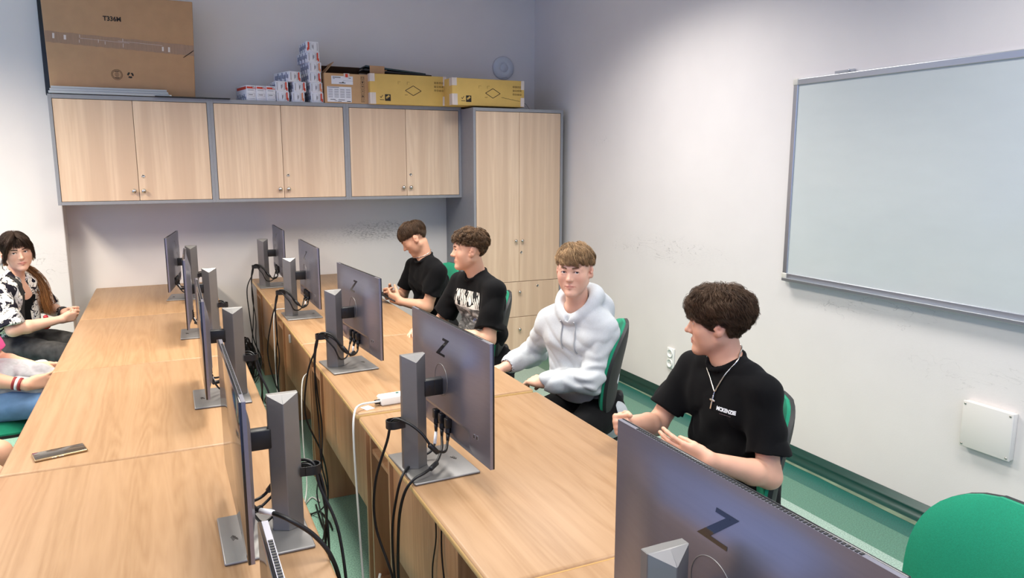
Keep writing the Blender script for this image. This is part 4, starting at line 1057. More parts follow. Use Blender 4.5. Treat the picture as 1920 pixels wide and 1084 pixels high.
def strands(name, P, rad, col, m, parent):
    """P (N,K,3) paths, three-sided tapering locks, all one mesh"""
    N, K, _ = P.shape
    Tn = np.gradient(P, axis=1); Tn /= np.linalg.norm(Tn, axis=-1, keepdims=True) + 1e-9
    ref = np.tile(V(.31, .17, .93), (N, 1))[:, None, :]; A = np.cross(Tn, ref); A /= np.linalg.norm(A, axis=-1, keepdims=True) + 1e-9; B = np.cross(Tn, A)
    t = np.linspace(0, 1, K); prof = np.minimum(1, .55 + 2.5 * t) * (1 - t ** 2.2 * .86)
    R = rad[:, None] * prof[None]
    ring = [P + (A * math.cos(q) + B * math.sin(q)) * R[..., None] for q in (0, 2.094, 4.189)]
    vs = np.stack(ring, 2).reshape(-1, 3)
    i = np.arange(N)[:, None, None] * K * 3 + np.arange(K - 1)[None, :, None] * 3; j = np.arange(3)[None, None, :]; jn = (j + 1) % 3
    fs = np.stack([i + j, i + jn, i + 3 + jn, i + 3 + j], -1).reshape(-1, 4)
    return np_obj(name, vs, fs, m, parent, np.repeat(col, K * 3, 0))

def hair_cap(F, fr, tab, off):
    o, R = fr; lo, hi = o - .16, o + .16
    def fn(X):
        q = (X - o.astype(f32)) @ (R / np.linalg.norm(R[:, 0]) ** 2).astype(f32)
        d = np.minimum(sd_ell(q, (0, -.015, .034), (.0755 + off, .096 + off, .082 + off)), sd_ell(q, (0, .022, .036), (.064 + off, .058 + off, .058 + off)))
        g = hairline(np.arctan2(q[..., 0], q[..., 1] + .015), tab).astype(f32) - q[..., 2]
        return np.maximum(d, g)
    F.op(lo, hi, fn, 0.0)

def hair(parent, fr, tab, base, N=2600, length=(.05, .085), vol=.030, curl=.006, waves=1.5, crown=(0, -.045, .9), seed=1, fringe=1.0, rad=.0016, side_fade=None, extra=None, clumps=170, cpull=.6, tint=(1.0, 1.0, 1.0), droop=.25, drop=(.018, .014, .002, .002, .012), side=.06):
    rs = np.random.RandomState(seed); o, R = fr
    C = V(0, -.012, .034); E = V(.0755, .096, .082)
    D = []; N = int(N * 1.3)
    while len(D) < N:
        q = rs.normal(size=(N * 3, 3)); q /= np.linalg.norm(q, axis=1, keepdims=True)
        p = C + q * E; z = hairline(np.arctan2(p[:, 0], p[:, 1] + .015), tab)
        ok = p[:, 2] > z + .004
        if side_fade: ok &= (p[:, 2] > z + side_fade * rs.rand(len(p)) * (np.abs(np.degrees(np.arctan2(p[:, 0], p[:, 1]))) > 50))
        D += list(q[ok])
    D = np.array(D[:N]); K = 9; rad *= .86
    cr = nrm(V(*crown) / 1.0)
    ax = np.cross(np.tile(cr, (N, 1)), D); sn = np.linalg.norm(ax, axis=1, keepdims=True); ax = ax / (sn + 1e-6)
    ax += rs.normal(size=ax.shape) * .22; ax /= np.linalg.norm(ax, axis=1, keepdims=True)
    hgt = np.clip((D[:, 2] - .05) / .7, 0, 1)                                # 1 on top, 0 on the sides
    cid_seed = D[rs.choice(N, clumps, replace=False)]; cid = np.argmax(D @ cid_seed.T, 1)
    crand = rs.rand(clumps, 8)
    L = length[0] + (length[1] - length[0]) * hgt + rs.normal(size=N) * .006; L += .030 * np.clip(-D[:, 1], 0, 1) * (D[:, 2] > .1); L = np.maximum(L, .012)
    front = np.clip(D[:, 1], 0, 1); L *= 1 + .25 * front * (fringe - 1) * 2
    lay = (.25 + .75 * rs.rand(N)) * vol * (side + (1 - side) * hgt) 
    lay *= .8 + .4 * crand[cid, 0]
    t = np.linspace(0, 1, K)
    P = np.zeros((N, K, 3))
    for k in range(K):
        a = t[k] * L / .10; c, s_ = np.cos(a)[:, None], np.sin(a)[:, None]
        d = D * c + np.cross(ax, D) * s_ + ax * (ax * D).sum(1, keepdims=True) * (1 - c)
        rise = np.sin(np.minimum(1, t[k] * 2.2) * PI / 2) * lay * (1 - droop * t[k] ** 2)
        p = C + d * (E + .004) + d * rise[:, None]
        ph = crand[cid, 1] * 6.3 + rs.normal(size=N) * .0 + t[k] * waves * 2 * PI * (.7 + .6 * crand[cid, 2]); amp = curl * t[k] * (.5 + crand[cid, 3])
        sd = ax; p = p + sd * (np.sin(ph) * amp)[:, None] + d * (np.cos(ph) * amp * .8)[:, None]
        P[:, k] = p
    # locks converge to their clump's middle
    for k in range(K):
        cen = np.zeros((clumps, 3)); np.add.at(cen, cid, P[:, k]); cnt = np.bincount(cid, minlength=clumps)[:, None]; cen /= np.maximum(cnt, 1)
        P[:, k] += (cen[cid] - P[:, k]) * (t[k] ** 1.3 * cpull)
    phi = np.arctan2(P[..., 0], P[..., 1] + .015); zl = hairline(phi, tab) - np.interp(np.abs(np.degrees(phi)), [0, 45, 75, 100, 180], drop) - .014 * rs.rand(N)[:, None]
    P[..., 2] = np.where(P[..., 2] < zl, zl + (P[..., 2] - zl) * .12, P[..., 2])
    if extra is not None: P = extra(P, D, t, rs)
    col = np.array(base)[None] * (.58 + .80 * crand[cid, 4] ** 1.3 + .16 * rs.normal(size=N))[:, None].clip(.35, 1.9) * np.array(tint)
    Pw = o + P @ R.T
    return strands('hair', Pw, rad * (.7 + .6 * rs.rand(N)), col, m_hair, parent)

def eyes(parent, fr, look, iris=None):
    iris = iris or m_iris
    o, R = fr
    for s in (-1, 1):
        c = R @ V(s * .0315, .0700, .003) + o; d = nrm(np.asarray(look) - c)
        q = Vector(d).to_track_quat('Z', 'Y').to_matrix().to_4x4(); q.translation = Vector(c) - Vector(parent.location)
        b = MB(); r = .0124 * np.linalg.norm(R[:, 0])
        def seg(a0, a1, mi, n=6): b.lathe([(r * math.sin(a0 + (a1 - a0) * k / n) + (1e-5 if k == 0 and a0 == 0 else 0), r * math.cos(a0 + (a1 - a0) * k / n)) for k in range(n + 1)][::-1], q, 20, mi)
        seg(0.0, .19, 2); seg(.19, .48, 1); seg(.48, 3.1, 0, 14)
        b.build('eye', [m_eyew, iris, m_pupil], parent)

def brows(parent, fr, col, thick=1.0, seed=3):
    rs = np.random.RandomState(seed); o, R = fr; N = 380; P = np.zeros((N, 4, 3))
    for i in range(N):
        s = -1 if i % 2 else 1; u = rs.rand(); x = .011 + .036 * u; z = .0215 + .006 * math.sin(u * 2.2) - .003 * u + rs.normal() * .0013 * thick; y = .0925 - .0055 * u - .017 * u * u + .0014
        for k in range(4): P[i, k] = (s * (x + .0022 * k), y + .0002 * k - .0008 * k * u, z + .0006 * k * (1 - 1.6 * u))
    return strands('eyebrows', o + P @ R.T, np.full(N, .00062), np.tile(np.array(col) * .8, (N, 1)), m_hair, parent)

def person(loc, label, H, hf, roll, NB, Lsh, Rsh, Lel, Rel, Lwr, Rwr, Lh, Rh, P, face, h=.004, fem=False, skin=(218, 168, 140), lid=1.0, hips=.085, scale_torso=1.0, legs=None, stubble=None, tab=None, bare=False, hs=1.0, head_scale=.92):
    """builds the continuous skin; returns a dict for dressing it"""
    t = thing('person', loc, 0, label, 'person')
    H, NB, Lsh, Rsh, Lel, Rel, Lwr, Rwr, P = [np.array(q, float) for q in (H, NB, Lsh, Rsh, Lel, Rel, Lwr, Rwr, P)]
    fr = frame(H, hf, roll=roll, sc=head_scale)
    up = nrm(NB - P); lat = Lsh - Rsh; lat = nrm(lat - up * (lat @ up)); fw = np.cross(lat, up)
    pts = np.stack([H, NB, Lsh, Rsh, Lel, Rel, Lwr, Rwr]); lo = pts.min(0) - .26; hi = pts.max(0) + .22
    lo[2] = min(pts[:, 2].min() - .13, P[2] - .05)
    D = dict(t=t, fr=fr, up=up, lat=lat, fw=fw, H=H, NB=NB, Lsh=Lsh, Rsh=Rsh, Lel=Lel, Rel=Rel, Lwr=Lwr, Rwr=Rwr, P=P, h=h, st=scale_torso)
    kn, an = [], []
    for s in (1, -1):
        hp = P + lat * s * .09; k_ = np.array(legs[0 if s > 0 else 1][0]) if legs else hp + nrm(V(fw[0], fw[1], 0)) * .43 + V(0, 0, .0) + lat * s * .04; k_[2] = max(k_[2] if legs else .53, .45)
        a_ = np.array(legs[0 if s > 0 else 1][1]) if legs else k_ + V(0, 0, -(k_[2] - .085)) + nrm(V(fw[0], fw[1], 0)) * .0
        kn.append(k_); an.append(a_)
    D['kn'], D['an'] = kn, an
    if bare:
        q = np.stack(kn + an); lo = np.minimum(lo, q.min(0) - .1); hi = np.maximum(hi, q.max(0) + .1)
    F = Field(lo, hi, h)
    nb = NB
    F.cone(P - lat * .07, P + lat * .07, .085, k=.03); mid = P + (NB - P) * .35; F.cone(mid - lat * .06, mid + lat * .06, .078, k=.06)
    ch = P + (NB - P) * .68 + fw * .005; F.cone(ch - lat * .075, ch + lat * .075, .082, k=.06); uc = P + (NB - P) * .86; F.cone(uc - lat * .085, uc + lat * .085, .060, k=.05)
    for S_, E_, W_, hd, sd in ((Lsh, Lel, Lwr, Lh, 1), (Rsh, Rel, Rwr, Rh, -1)):
        F.cone(NB - up * .02, S_ - up * .004, .038, .040, .035); F.cone(S_ - up * .006, E_, .044, .037, .03)
        m_ = E_ + (W_ - E_) * .28; F.cone(E_, m_, .037, .040, .02); F.cone(m_, W_, .040, .0255 if not fem else .022, .012)
        d, n, cu, th = hd; d = nrm(d)
        F.ell(W_ + d * .0, (.020, .027, .024) if False else (.0255, .0255, .0255), .01)
        hand(F, W_, d, np.array(n, float), sd, cu, th, sc=hs * (.9 if fem else 1.0))
    if bare:
        for k_, a_, s in zip(kn, an, (1, -1)):
            F.cone(P + lat * s * .09, k_, .085, .058, .03); F.cone(k_, k_ + (a_ - k_) * .35, .056, .056, .02); F.cone(k_ + (a_ - k_) * .35, a_, .056, .036, .02)
    neck_top = fr[0] + fr[1] @ V(0, -.022, -.055)
    F.cone(neck_top, NB + fw * .004, .0462 if not fem else .041, .0505 if not fem else .045, .014)
    F.cone(fr[0] + fr[1] @ V(0, .03, -.085), NB + fw * .032 - up * .008, .025, .016, .03)
    D['neck'] = (neck_top, NB)
    head(F, fr, fem, lid)
    vs, fs = F.mesh(1)
    # skin tone: lips, flush, stubble
    q = (vs - fr[0]) @ (fr[1] / np.linalg.norm(fr[1][:, 0]) ** 2); c = np.tile(np.array(rgb(*skin)[:3]), (len(vs), 1))
    nz = vnoise(vs * 34)[:, None]; c *= 1 + .05 * nz
    def mixc(w, col): 
        w = np.clip(w, 0, 1)[:, None]; c[:] = c * (1 - w) + np.array(rgb(*col)[:3]) * w
    for s in (-1, 1): mixc(np.exp(-(((q - V(s * .042, .06, -.032)) / V(.02, .03, .022)) ** 2).sum(1)) * .35, (206, 128, 108))
    mixc(np.exp(-(((q - V(0, .107, -.030)) / .014) ** 2).sum(1)) * .25, (206, 128, 108))
    for s in (-1, 1): mixc(np.exp(-(((q - V(s * .084, -.012, .0)) / V(.012, .02, .03)) ** 2).sum(1)) * .35, (206, 120, 100))
    for s in (-1, 1):
        e_ = np.linalg.norm((q - V(s * .0315, .0910, .0025)) / V(.0156, .016, .0068 * lid), axis=1); mixc(np.where((q[:, 2] > .0025) & (q[:, 1] > .06), np.clip(1 - np.abs(e_ - 1.03) / .22, 0, 1), 0) * (.95 if fem else .75), (46, 34, 32) if fem else (84, 58, 48))
    dl = np.min([sd_cone(q.astype(f32), a, b, ra, rb) for a, b, ra, rb in LIPU + LIPL], 0); mixc(np.where(q[:, 1] > .07, np.clip((.0028 - dl) / .0025, 0, 1), 0) * (.7 if not fem else .8), (186, 106, 98))
    if tab is not None and stubble is not None:
        phi = np.arctan2(q[:, 0], q[:, 1] + .015); z = hairline(phi, tab); near = (np.linalg.norm((q - V(0, -.015, .034)) / V(.0755, .096, .082), axis=1) < 1.12) & (q[:, 2] > -.08) & (np.abs(q[:, 0]) < .078)
        mixc(np.where(near, np.clip((q[:, 2] - z + .022) / .03, 0, 1) * .75, 0), stubble)
    body = np_obj('body', vs, fs, m_skin, t, c); D['body'] = body
    return D

def fold(D, amp, seed=0, sc=1.0):
    o = D['NB']; R = np.stack([D['lat'], D['fw'], D['up']], 1)
    def fn(X):
        q = (X - o.astype(f32)) @ R.astype(f32)
        w = vnoise(q * 5 * sc + seed) * .8
        a = vnoise(np.stack([q[:, 0] * 7 * sc + w + seed, q[:, 1] * 7 * sc, q[:, 2] * 15 * sc + w * 1.5 + q[:, 0] * 6], 1))
        b = vnoise(np.stack([q[:, 0] * 16 * sc + 9, q[:, 1] * 16 * sc, q[:, 2] * 9 * sc + w * 2 + seed], 1))
        low = np.clip((-.02 - q[:, 2]) / .16, .3, 1)
        c_ = vnoise(np.stack([q[:, 0] * 11 * sc + q[:, 2] * 9 + seed, q[:, 1] * 11 * sc, q[:, 2] * 10 * sc - q[:, 0] * 9 + w], 1))
        return amp * ((1 - np.abs(a) * 2.6) * .7 + (.5 - np.abs(c_) * 2.2) * .7 + b * .35) * low
    return fn

def torso_cloth(F, D, ex, hem, w=1.0):
    P, NB, lat, fw, up = D['P'], D['NB'], D['lat'], D['fw'], D['up']
    q = P + up * hem
    F.cone(q - lat * .085 * w, q + lat * .085 * w, .088 + ex, k=.03)
    m_ = P + (NB - P) * .36 + fw * .008; F.cone(m_ - lat * .07 * w, m_ + lat * .07 * w, .082 + ex, k=.07)
    c = P + (NB - P) * .68 + fw * .006; F.cone(c - lat * .082 * w, c + lat * .082 * w, .085 + ex, k=.07)
    u = P + (NB - P) * .84; F.cone(u - lat * .090 * w, u + lat * .090 * w, .056 + ex * .8, k=.05)
def sleeve(F, D, S_, E_, fr_, r0, r1, arm):
    """short sleeve ending in a real open hem"""
    e = S_ + (E_ - S_) * fr_; d = nrm(E_ - S_)
    lo = np.minimum(S_, e) - .1; hi = np.maximum(S_, e) + .1
    F.op(lo, hi, lambda X: np.maximum(sd_cone(X, S_, e + d * .06, r0, r1 + (r1 - r0) * .3), (X - e.astype(f32)) @ d.astype(f32)), .028)
    F.cone(e + d * .026, e + d * .12, arm, arm, .004, True)
def tee(D, name, m, ex=.012, frac=.62, r1=.070, amp=.006, h=None, neck=.0565, seed=0, collar=True, nz=.018):
    h = h or D['h'] * 1.25; pts = np.stack([D['P'], D['NB'], D['Lsh'], D['Rsh'], D['Lel'], D['Rel']]); F = Field(pts.min(0) - .20, pts.max(0) + .13, h)
    torso_cloth(F, D, ex, -.03)
    for S_ in (D['Lsh'], D['Rsh']): F.cone(D['NB'] - D['up'] * .020, S_ - D['up'] * .004, .038 + ex * .9, .040 + ex * .9, .03)
    for S_, E_ in ((D['Lsh'], D['Lel']), (D['Rsh'], D['Rel'])): sleeve(F, D, S_ - D['up'] * .008, E_, frac, .047 + ex * .7, r1, .050)
    F.warp(fold(D, amp, seed))
    nt, nb = D['neck']; F.cone(nt + (nb - nt) * .2, nb + D['fw'] * .012 + D['up'] * nz, neck, neck, .006, True)
    if collar:
        c = nb + D['fw'] * .012 - D['up'] * .012; n_ = 28; ring = [c + D['lat'] * math.cos(a) * (neck + .004) + (D['fw'] * math.sin(a)) * (neck + .004) + D['up'] * (.026 - .042 * (math.sin(a) + 1) / 2 + .004 * abs(math.cos(a))) for a in np.linspace(0, 2 * PI, n_ + 1)]
        for a, b in zip(ring[:-1], ring[1:]): F.cone(a, b, .0068, .0068, .005)
    vs, fs = F.mesh(1)
    return np_obj(name, vs, fs, m, D['t'])
def trousers(D, m, shoe, ex=.0, amp=.006, h=.008, seed=3, shorts=False):
    P, lat, fw, up = D['P'], D['lat'], D['fw'], D['up']; kn, an = D['kn'], D['an']
    pts = np.stack([P] + kn + an); F = Field(pts.min(0) - .17, pts.max(0) + .17, h)
    F.cone(P - lat * .075, P + lat * .075, .10 + ex, k=.03)
    for k_, a_, s in zip(kn, an, (1, -1)):
        F.cone(P + lat * s * .09 - up * .0, k_, .092 + ex, .068 + ex, .04)
        if not shorts: F.cone(k_, a_ + V(0, 0, .02), .066 + ex, .058 + ex, .03)
    F.warp(fold(D, amp, seed, .8))
    vs, fs = F.mesh(1); o = np_obj('trousers' if not shorts else 'shorts', vs, fs, m, D['t'])
    ff = nrm(V(fw[0], fw[1], 0))
    for a_ in an:
        G = Field(V(a_[0] - .26, a_[1] - .26, -.012), V(a_[0] + .26, a_[1] + .26, .18), .006); z0 = V(a_[0], a_[1], 0)
        G.cone(z0 - ff * .05 + V(0, 0, .040), z0 + ff * .14 + V(0, 0, .036), .036, .034, .02); G.cone(z0 - ff * .02 + V(0, 0, .05), z0 + V(0, 0, .10), .040, .042, .03); G.ell(z0 + ff * .12 + V(0, 0, .036), (.05, .05, .034), .02)
        g0 = z0 + V(0, 0, .0); G.F = np.maximum(G.F, (.003 - (G.lo[2] + G.h * np.arange(G.n[2])))[None, None, :].astype(f32))
        vs, fs = G.mesh(1); np_obj('shoe', vs, fs, shoe, D['t'])
    return o
def bvh(o):
    me = o.data; return BVHTree.FromPolygons([v.co for v in me.vertices], [p.vertices for p in me.polygons])
def decal_grid(D, cloth, name, centre, w, hgt, nx, ny, m, off=.0014, jag=None):
    """printed patch that follows the cloth: rays from in front of the chest"""
    T_ = bvh(cloth); loc = np.array(D['t'].location); lat, up, fw = D['lat'], D['up'], D['fw']; rows = []
    c = np.array(centre) - loc
    for j in range(ny + 1):
        r = []
        for i in range(nx + 1):
            u = (i / nx - .5) * w; v = (.5 - j / ny) * hgt
            if jag: u, v = jag(u, v)
            p = c - lat * (-u) * 1.0 + up * v if False else c + lat * u + up * v
            hit = T_.ray_cast(Vector(p + fw * .3), Vector(-fw))
            q = hit[0] + hit[1] * off if hit[0] else Vector(p); r.append(tuple(q))
        rows.append(r)
    b = MB(); b.grid(rows, 0, True, False); o = b.build(name, m, D['t'])
    # uv: u to the reader's right is the wearer's left (+lat)
    uv = o.data.uv_layers.new(name='print'); k = nx + 1
    for lp in o.data.loops: uv.data[lp.index].uv = ((lp.vertex_index % k) / nx, 1 - (lp.vertex_index // k) / ny)
    return o
# ------------------------------------------------------------------ the six people at the desks
EYE = V(0, 0, 1.68)
def hd(d, thumb_dir, side, curl, th=(.0, .3)):
    d = nrm(d); l = nrm(np.asarray(thumb_dir, float) - d * (np.asarray(thumb_dir, float) @ d)); return (d, np.cross(d, l) * side, curl, th)
TAB_FADE = [(0, .062), (38, .052), (62, .040), (80, .036), (98, .036), (118, .018), (150, -.030), (180, -.045)]
TAB_MED = [(0, .058), (35, .050), (55, .024), (72, .006), (84, .018), (100, .022), (112, -.012), (135, -.055), (180, -.075)]
C_BRN = rgb(84, 63, 46)[:3]; C_DRK = rgb(56, 42, 31)[:3]; C_BLN = rgb(152, 122, 88)[:3]; C_MID = rgb(98, 74, 52)[:3]
def cap(D, tab, off, m_col, h=.005):
    fr = D['fr']; F = Field(fr[0] - .15, fr[0] + .15, h); hair_cap(F, fr, tab, off); vs, fs = F.mesh(1)
    np_obj('hair_underlayer', vs, fs, m_hair, D['t'], np.tile(np.array(m_col) * .55, (len(vs), 1)))
def path_strands(name, D, P, N, spread, rad, cols, seed=1, K=16, wav=.0):
    """loose locks along a world-space spline; spread = (start, mid, end) radius; cols = root and tip colour"""
    rs = np.random.RandomState(seed); S_ = np.array([tuple(q) for q in spline([Vector(tuple(p)) for p in P], 8)]); u = np.linspace(0, len(S_) - 1, K).astype(int); S_ = S_[u]
    off = rs.normal(size=(N, 3)); off /= np.linalg.norm(off, axis=1, keepdims=True); off *= rs.rand(N, 1) ** .5
    t = np.linspace(0, 1, K); sp = np.interp(t, [0, .5, 1], spread)
    Q = S_[None] + off[:, None] * sp[None, :, None] + (rs.normal(size=(N, 1, 3)) * wav * t[None, :, None])
    Q += np.sin(t * 9 + rs.rand(N, 1) * 6)[..., None] * off[:, None, ::-1] * wav * .5
    o = strands(name, Q, rad * (.6 + .8 * rs.rand(N)), np.zeros((N, 3)), m_hair, D['t'])
    c = np.array(cols[0])[None, None] * (1 - t)[None, :, None] + np.array(cols[1])[None, None] * t[None, :, None]; c = c * (.65 + .7 * rs.rand(N, 1, 1)); c = np.repeat(c.reshape(-1, 3), 3, 0)
    a = o.data.color_attributes['Col']; c4 = np.ones((len(c), 4), f32); c4[:, :3] = c; a.data.foreach_set('color', c4.ravel()); return o

# ---- boy with the cross necklace
D = person((1.70, 1.92, 0), 'boy in a black T-shirt with a silver cross necklace, looking away over his shoulder', (1.665, 1.940, 1.152), (-.72, .69, -.05), .03, (1.705, 1.922, 1.03),
           (1.705, 1.752, .962), (1.70, 2.094, .962), (1.690, 1.690, .695), (1.565, 2.125, .745), (1.455, 1.705, .785), (1.335, 1.985, .828),
           hd((-.56, .62, .20), (-.1, -.2, 1), 1, [.18, .24, .30, .36], (-.05, .08)), hd((-.74, -.55, .28), (-.2, .1, 1), -1, [1.42, 1.5, 1.5, 1.5], (.1, .55)), (1.745, 1.92, .56), None, h=.0032,
           stubble=(120, 92, 74), tab=TAB_MED, skin=(214, 164, 138), hs=.93, head_scale=.955)
T4 = tee(D, 'tshirt', m_tee, seed=2, frac=.72, r1=.068, amp=.008)
trousers(D, m_black_tr, m_shoe)
cap(D, TAB_MED, .007, C_DRK); eyes(D['t'], D['fr'], (.5, 4.2, 1.0)); brows(D['t'], D['fr'], C_DRK)
hair(D['t'], D['fr'], TAB_MED, C_BRN, N=9500, length=(.048, .080), vol=.036, curl=.012, waves=1.7, seed=4, fringe=1.0, rad=.0008, clumps=300, side=.30, drop=(.030, .028, .012, .006, .02), cpull=.62, crown=(0, -.05, .9))
lat, fw, up, NB = D['lat'], D['fw'], D['up'], D['NB']; LOC = np.array(D['t'].location); B4 = bvh(T4); BB4 = bvh(D['body'])
def surf(u, v, off=.003, both=True):
    p = Vector(tuple(NB - LOC + lat * u + up * v + fw * .4)); best = None
    for tr in ((B4, BB4) if both else (B4,)):
        h_ = tr.ray_cast(p, Vector(tuple(-fw)))
        if h_[0] is not None and (best is None or h_[3] < best[0]): best = (h_[3], h_[0] + h_[1] * off)
    return best[1] if best else None
ch = []
for u, v in ((.058, -.030), (.049, -.052), (.038, -.078), (.030, -.095)): ch.append(surf(u, v, .003, False))
ch2 = [surf(u, v, .003, False) for u, v in ((.030, -.095), (.012, -.078), (-.012, -.056), (-.036, -.036))]
nb = NB - LOC
def ring_pt(D, trees, a, dz, off=.003):
    c = D['NB'] - np.array(D['t'].location) + D['up'] * dz; d = D['lat'] * math.cos(a) + D['fw'] * math.sin(a); best = None
    for tr in trees:
        h_ = tr.ray_cast(Vector(tuple(c + d * .16)), Vector(tuple(-d)))
        if h_[0] is not None and (best is None or h_[3] < best[0]): best = (h_[3], h_[0] + h_[1] * off)
    return best[1] if best else Vector(tuple(c + d * .06))
def nk(a, dz): return ring_pt(D, (B4, BB4), a, dz)
ring = [q for q in ch[::-1] if q] ; back = [nk(a, z) for a, z in ((.35, .008), (-.05, .022), (-.5, .034), (-1.0, .040), (-1.57, .042), (-2.14, .040), (-2.64, .034), (-3.09, .022), (-3.49, .008))]
b = MB(); pts = [q for q in ch2[::-1] if q] + [q for q in ch[::-1][1:] if q]
b.tube(spline(pts + back + [pts[0]], 8), .0026, 6, 0, False); nl = b.build('necklace', m_silver, D['t'])
b = MB(); c0 = surf(.030, -.108, .0045); c1 = surf(.029, -.152, .005); cm = c0.lerp(c1, .36)
dz_ = (c1 - c0).normalized(); dx_ = Vector(tuple(lat)); dn_ = dx_.cross(dz_).normalized(); dx_ = dz_.cross(dn_)
Rm = Matrix((dx_, dn_, dz_)).transposed()
b.rbox((c0 + c1) / 2, (.0062, .0028, (c1 - c0).length), .001, 2, 0, Rm); b.rbox(cm, (.026, .0028, .0060), .001, 2, 0, Rm); b.tube([c0 + dn_ * 0, surf(.030, -.094, .003)], .0018, 6)
b.build('cross_pendant', m_silver, nl)
def print_text(D, cloth, txt, size, u, v, m, name, sx=1.0, bold=0.0, rot=0.0, off=.0016):
    o = text_mesh(txt, size, Matrix.Identity(4), m, name, D['t'], bold, sx, 0.0); tr = bvh(cloth); nb_ = D['NB'] - np.array(D['t'].location); c, s = math.cos(rot), math.sin(rot)
    bm = bmesh.new(); bm.from_mesh(o.data); bmesh.ops.subdivide_edges(bm, edges=bm.edges[:], cuts=1); bmesh.ops.triangulate(bm, faces=bm.faces[:])
    for w in bm.verts:
        x, y = w.co.x * c - w.co.y * s, w.co.x * s + w.co.y * c
        h_ = tr.ray_cast(Vector(tuple(nb_ + D['lat'] * (u + x) + D['up'] * (v + y) + D['fw'] * .4)), Vector(tuple(-D['fw'])))
        if h_[0] is not None: w.co = h_[0] + h_[1] * off
    bm.to_mesh(o.data); bm.free(); return o
m_print = mat('white_print', rgb(225, 228, 232), .8)
m_print2 = mat('pale_red_print', rgb(190, 160, 166), .8)
print_text(D, T4, 'MCKENZIE', .0165, .092, -.142, m_print, 'chest_print', .95, .0009)
print_text(D, T4, '-- --- -- ---- --- -- ---', .0075, .092, -.1555, m_print2, 'chest_print_line', .78)

# ---- boy in the grey hoodie
D = person((1.66, 2.83, 0), 'boy in a pale grey hoodie looking straight at the camera', (1.60, 2.80, 1.222), (-.70, -.71, -.03), .0, (1.642, 2.84, 1.068),
           (1.708, 2.712, .972), (1.570, 2.982, .975), (1.640, 2.695, .752), (1.585, 3.165, .775), (1.452, 2.80, .735), (1.405, 3.085, .742),
           hd((-.12, .95, -.12), (1, .2, .3), 1, .35), hd((-.62, .30, -.22), (.3, -.9, .25), -1, .55), (1.72, 2.87, .56), None, h=.0034,
           stubble=(170, 132, 106), tab=TAB_FADE, skin=(226, 178, 154))
def hoodie(D, m):
    ex = .019; h = .0045; pts = np.stack([D[k] for k in ('P', 'NB', 'Lsh', 'Rsh', 'Lel', 'Rel', 'Lwr', 'Rwr')]); F = Field(pts.min(0) - .21, pts.max(0) + .17, h)
    lat, fw, up, NB, P = D['lat'], D['fw'], D['up'], D['NB'], D['P']
    torso_cloth(F, D, ex, -.02, 1.0)
    for S_, E_, W_ in ((D['Lsh'], D['Lel'], D['Lwr']), (D['Rsh'], D['Rel'], D['Rwr'])):
        F.cone(NB - up * .035, S_ - up * .012, .052, .052, .04); F.cone(S_ - up * .010, E_, .053, .056, .03); d = W_ - E_; L_ = np.linalg.norm(d); d /= L_
        F.cone(E_, E_ + d * (L_ - .055), .058, .052, .02); F.cone(E_ + d * (L_ - .035), E_ + d * (L_ - .012), .041, .039, .018)
        q = E_ + d * (L_ - .055); F.cone(q - d * .005, q + d * .006, .050, .050, .012)
    cuffs = [(D['Lel'], D['Lwr']), (D['Rel'], D['Rwr'])]
    F.warp(fold(D, .0085, 7))
    def armf(X):
        r = np.zeros(len(X), f32)
        for S_, E_ in ((D['Lsh'], D['Lel']), (D['Rsh'], D['Rel'])):
            dd = np.linalg.norm(X - E_, axis=1); r += np.exp(-(dd / .11) ** 2) * np.sin(((X - E_) @ nrm(E_ - S_ + V(0, 0, -.05))) * 110 + 3 * vnoise(X * 14)) * .0075
        return r.astype(f32)
    F.warp(armf)
    c = NB + fw * .012 - up * .010
    # hood lying round the neck: thick rolled rim and the bag of the hood down the back
    n_ = 22
    for k in range(n_):
        q = []
        for a in (-PI / 2 + 2 * PI * k / n_, -PI / 2 + 2 * PI * (k + 1) / n_):      # starts at the back
            fb = (math.sin(a) + 1) / 2; q.append((c + lat * math.cos(a) * (.092 - .024 * fb) + fw * (math.sin(a) * .076 - .012) + up * (.040 - .085 * fb ** 2), .038 - .018 * fb))
        F.cone(q[0][0], q[1][0], q[0][1], q[1][1], .016)
    Rm = np.stack([lat, fw, up], 1)
    F.ell(c - fw * .105 - up * .055, (.125, .055, .095), .03, R=Rm); F.ell(c - fw * .10 - up * .02 + lat * .04, (.08, .05, .05), .03, R=Rm)
    nt, nb_ = D['neck']; F.cone(nt, nb_ + fw * .012 - up * .03, .056, .055, .010, True)
    F.ell(c + fw * .02 + up * .035, (.062, .062, .040), .012, True, R=Rm)
    F.cone(c + fw * .085 + up * .02, c + fw * .075 - up * .055, .022, .004, .01, True)
    # kangaroo pocket
    pk = P + (NB - P) * .30; F.ell(pk + fw * .105, (.125, .022, .085), .006, R=Rm)
    for W_, E_ in ((D['Lwr'], D['Lel']), (D['Rwr'], D['Rel'])):
        d = nrm(W_ - E_); F.cone(W_ - d * .035, W_ + d * .1, .0315, .034, .003, True)
    vs, fs = F.mesh(1); return np_obj('hoodie', vs, fs, m, D['t'])
H3 = hoodie(D, m_hood); trousers(D, m_black_tr, m_shoeb)
cap(D, TAB_FADE, .006, C_BLN); eyes(D['t'], D['fr'], EYE); brows(D['t'], D['fr'], rgb(140, 108, 82)[:3])
hair(D['t'], D['fr'], TAB_FADE, C_BLN, N=6500, length=(.022, .080), vol=.022, curl=.009, waves=1.1, seed=8, fringe=1.1, rad=.0009, clumps=210, cpull=.7, crown=(.1, -.35, .9), side_fade=.03)
B3 = bvh(H3); lc = np.array(D['t'].location)
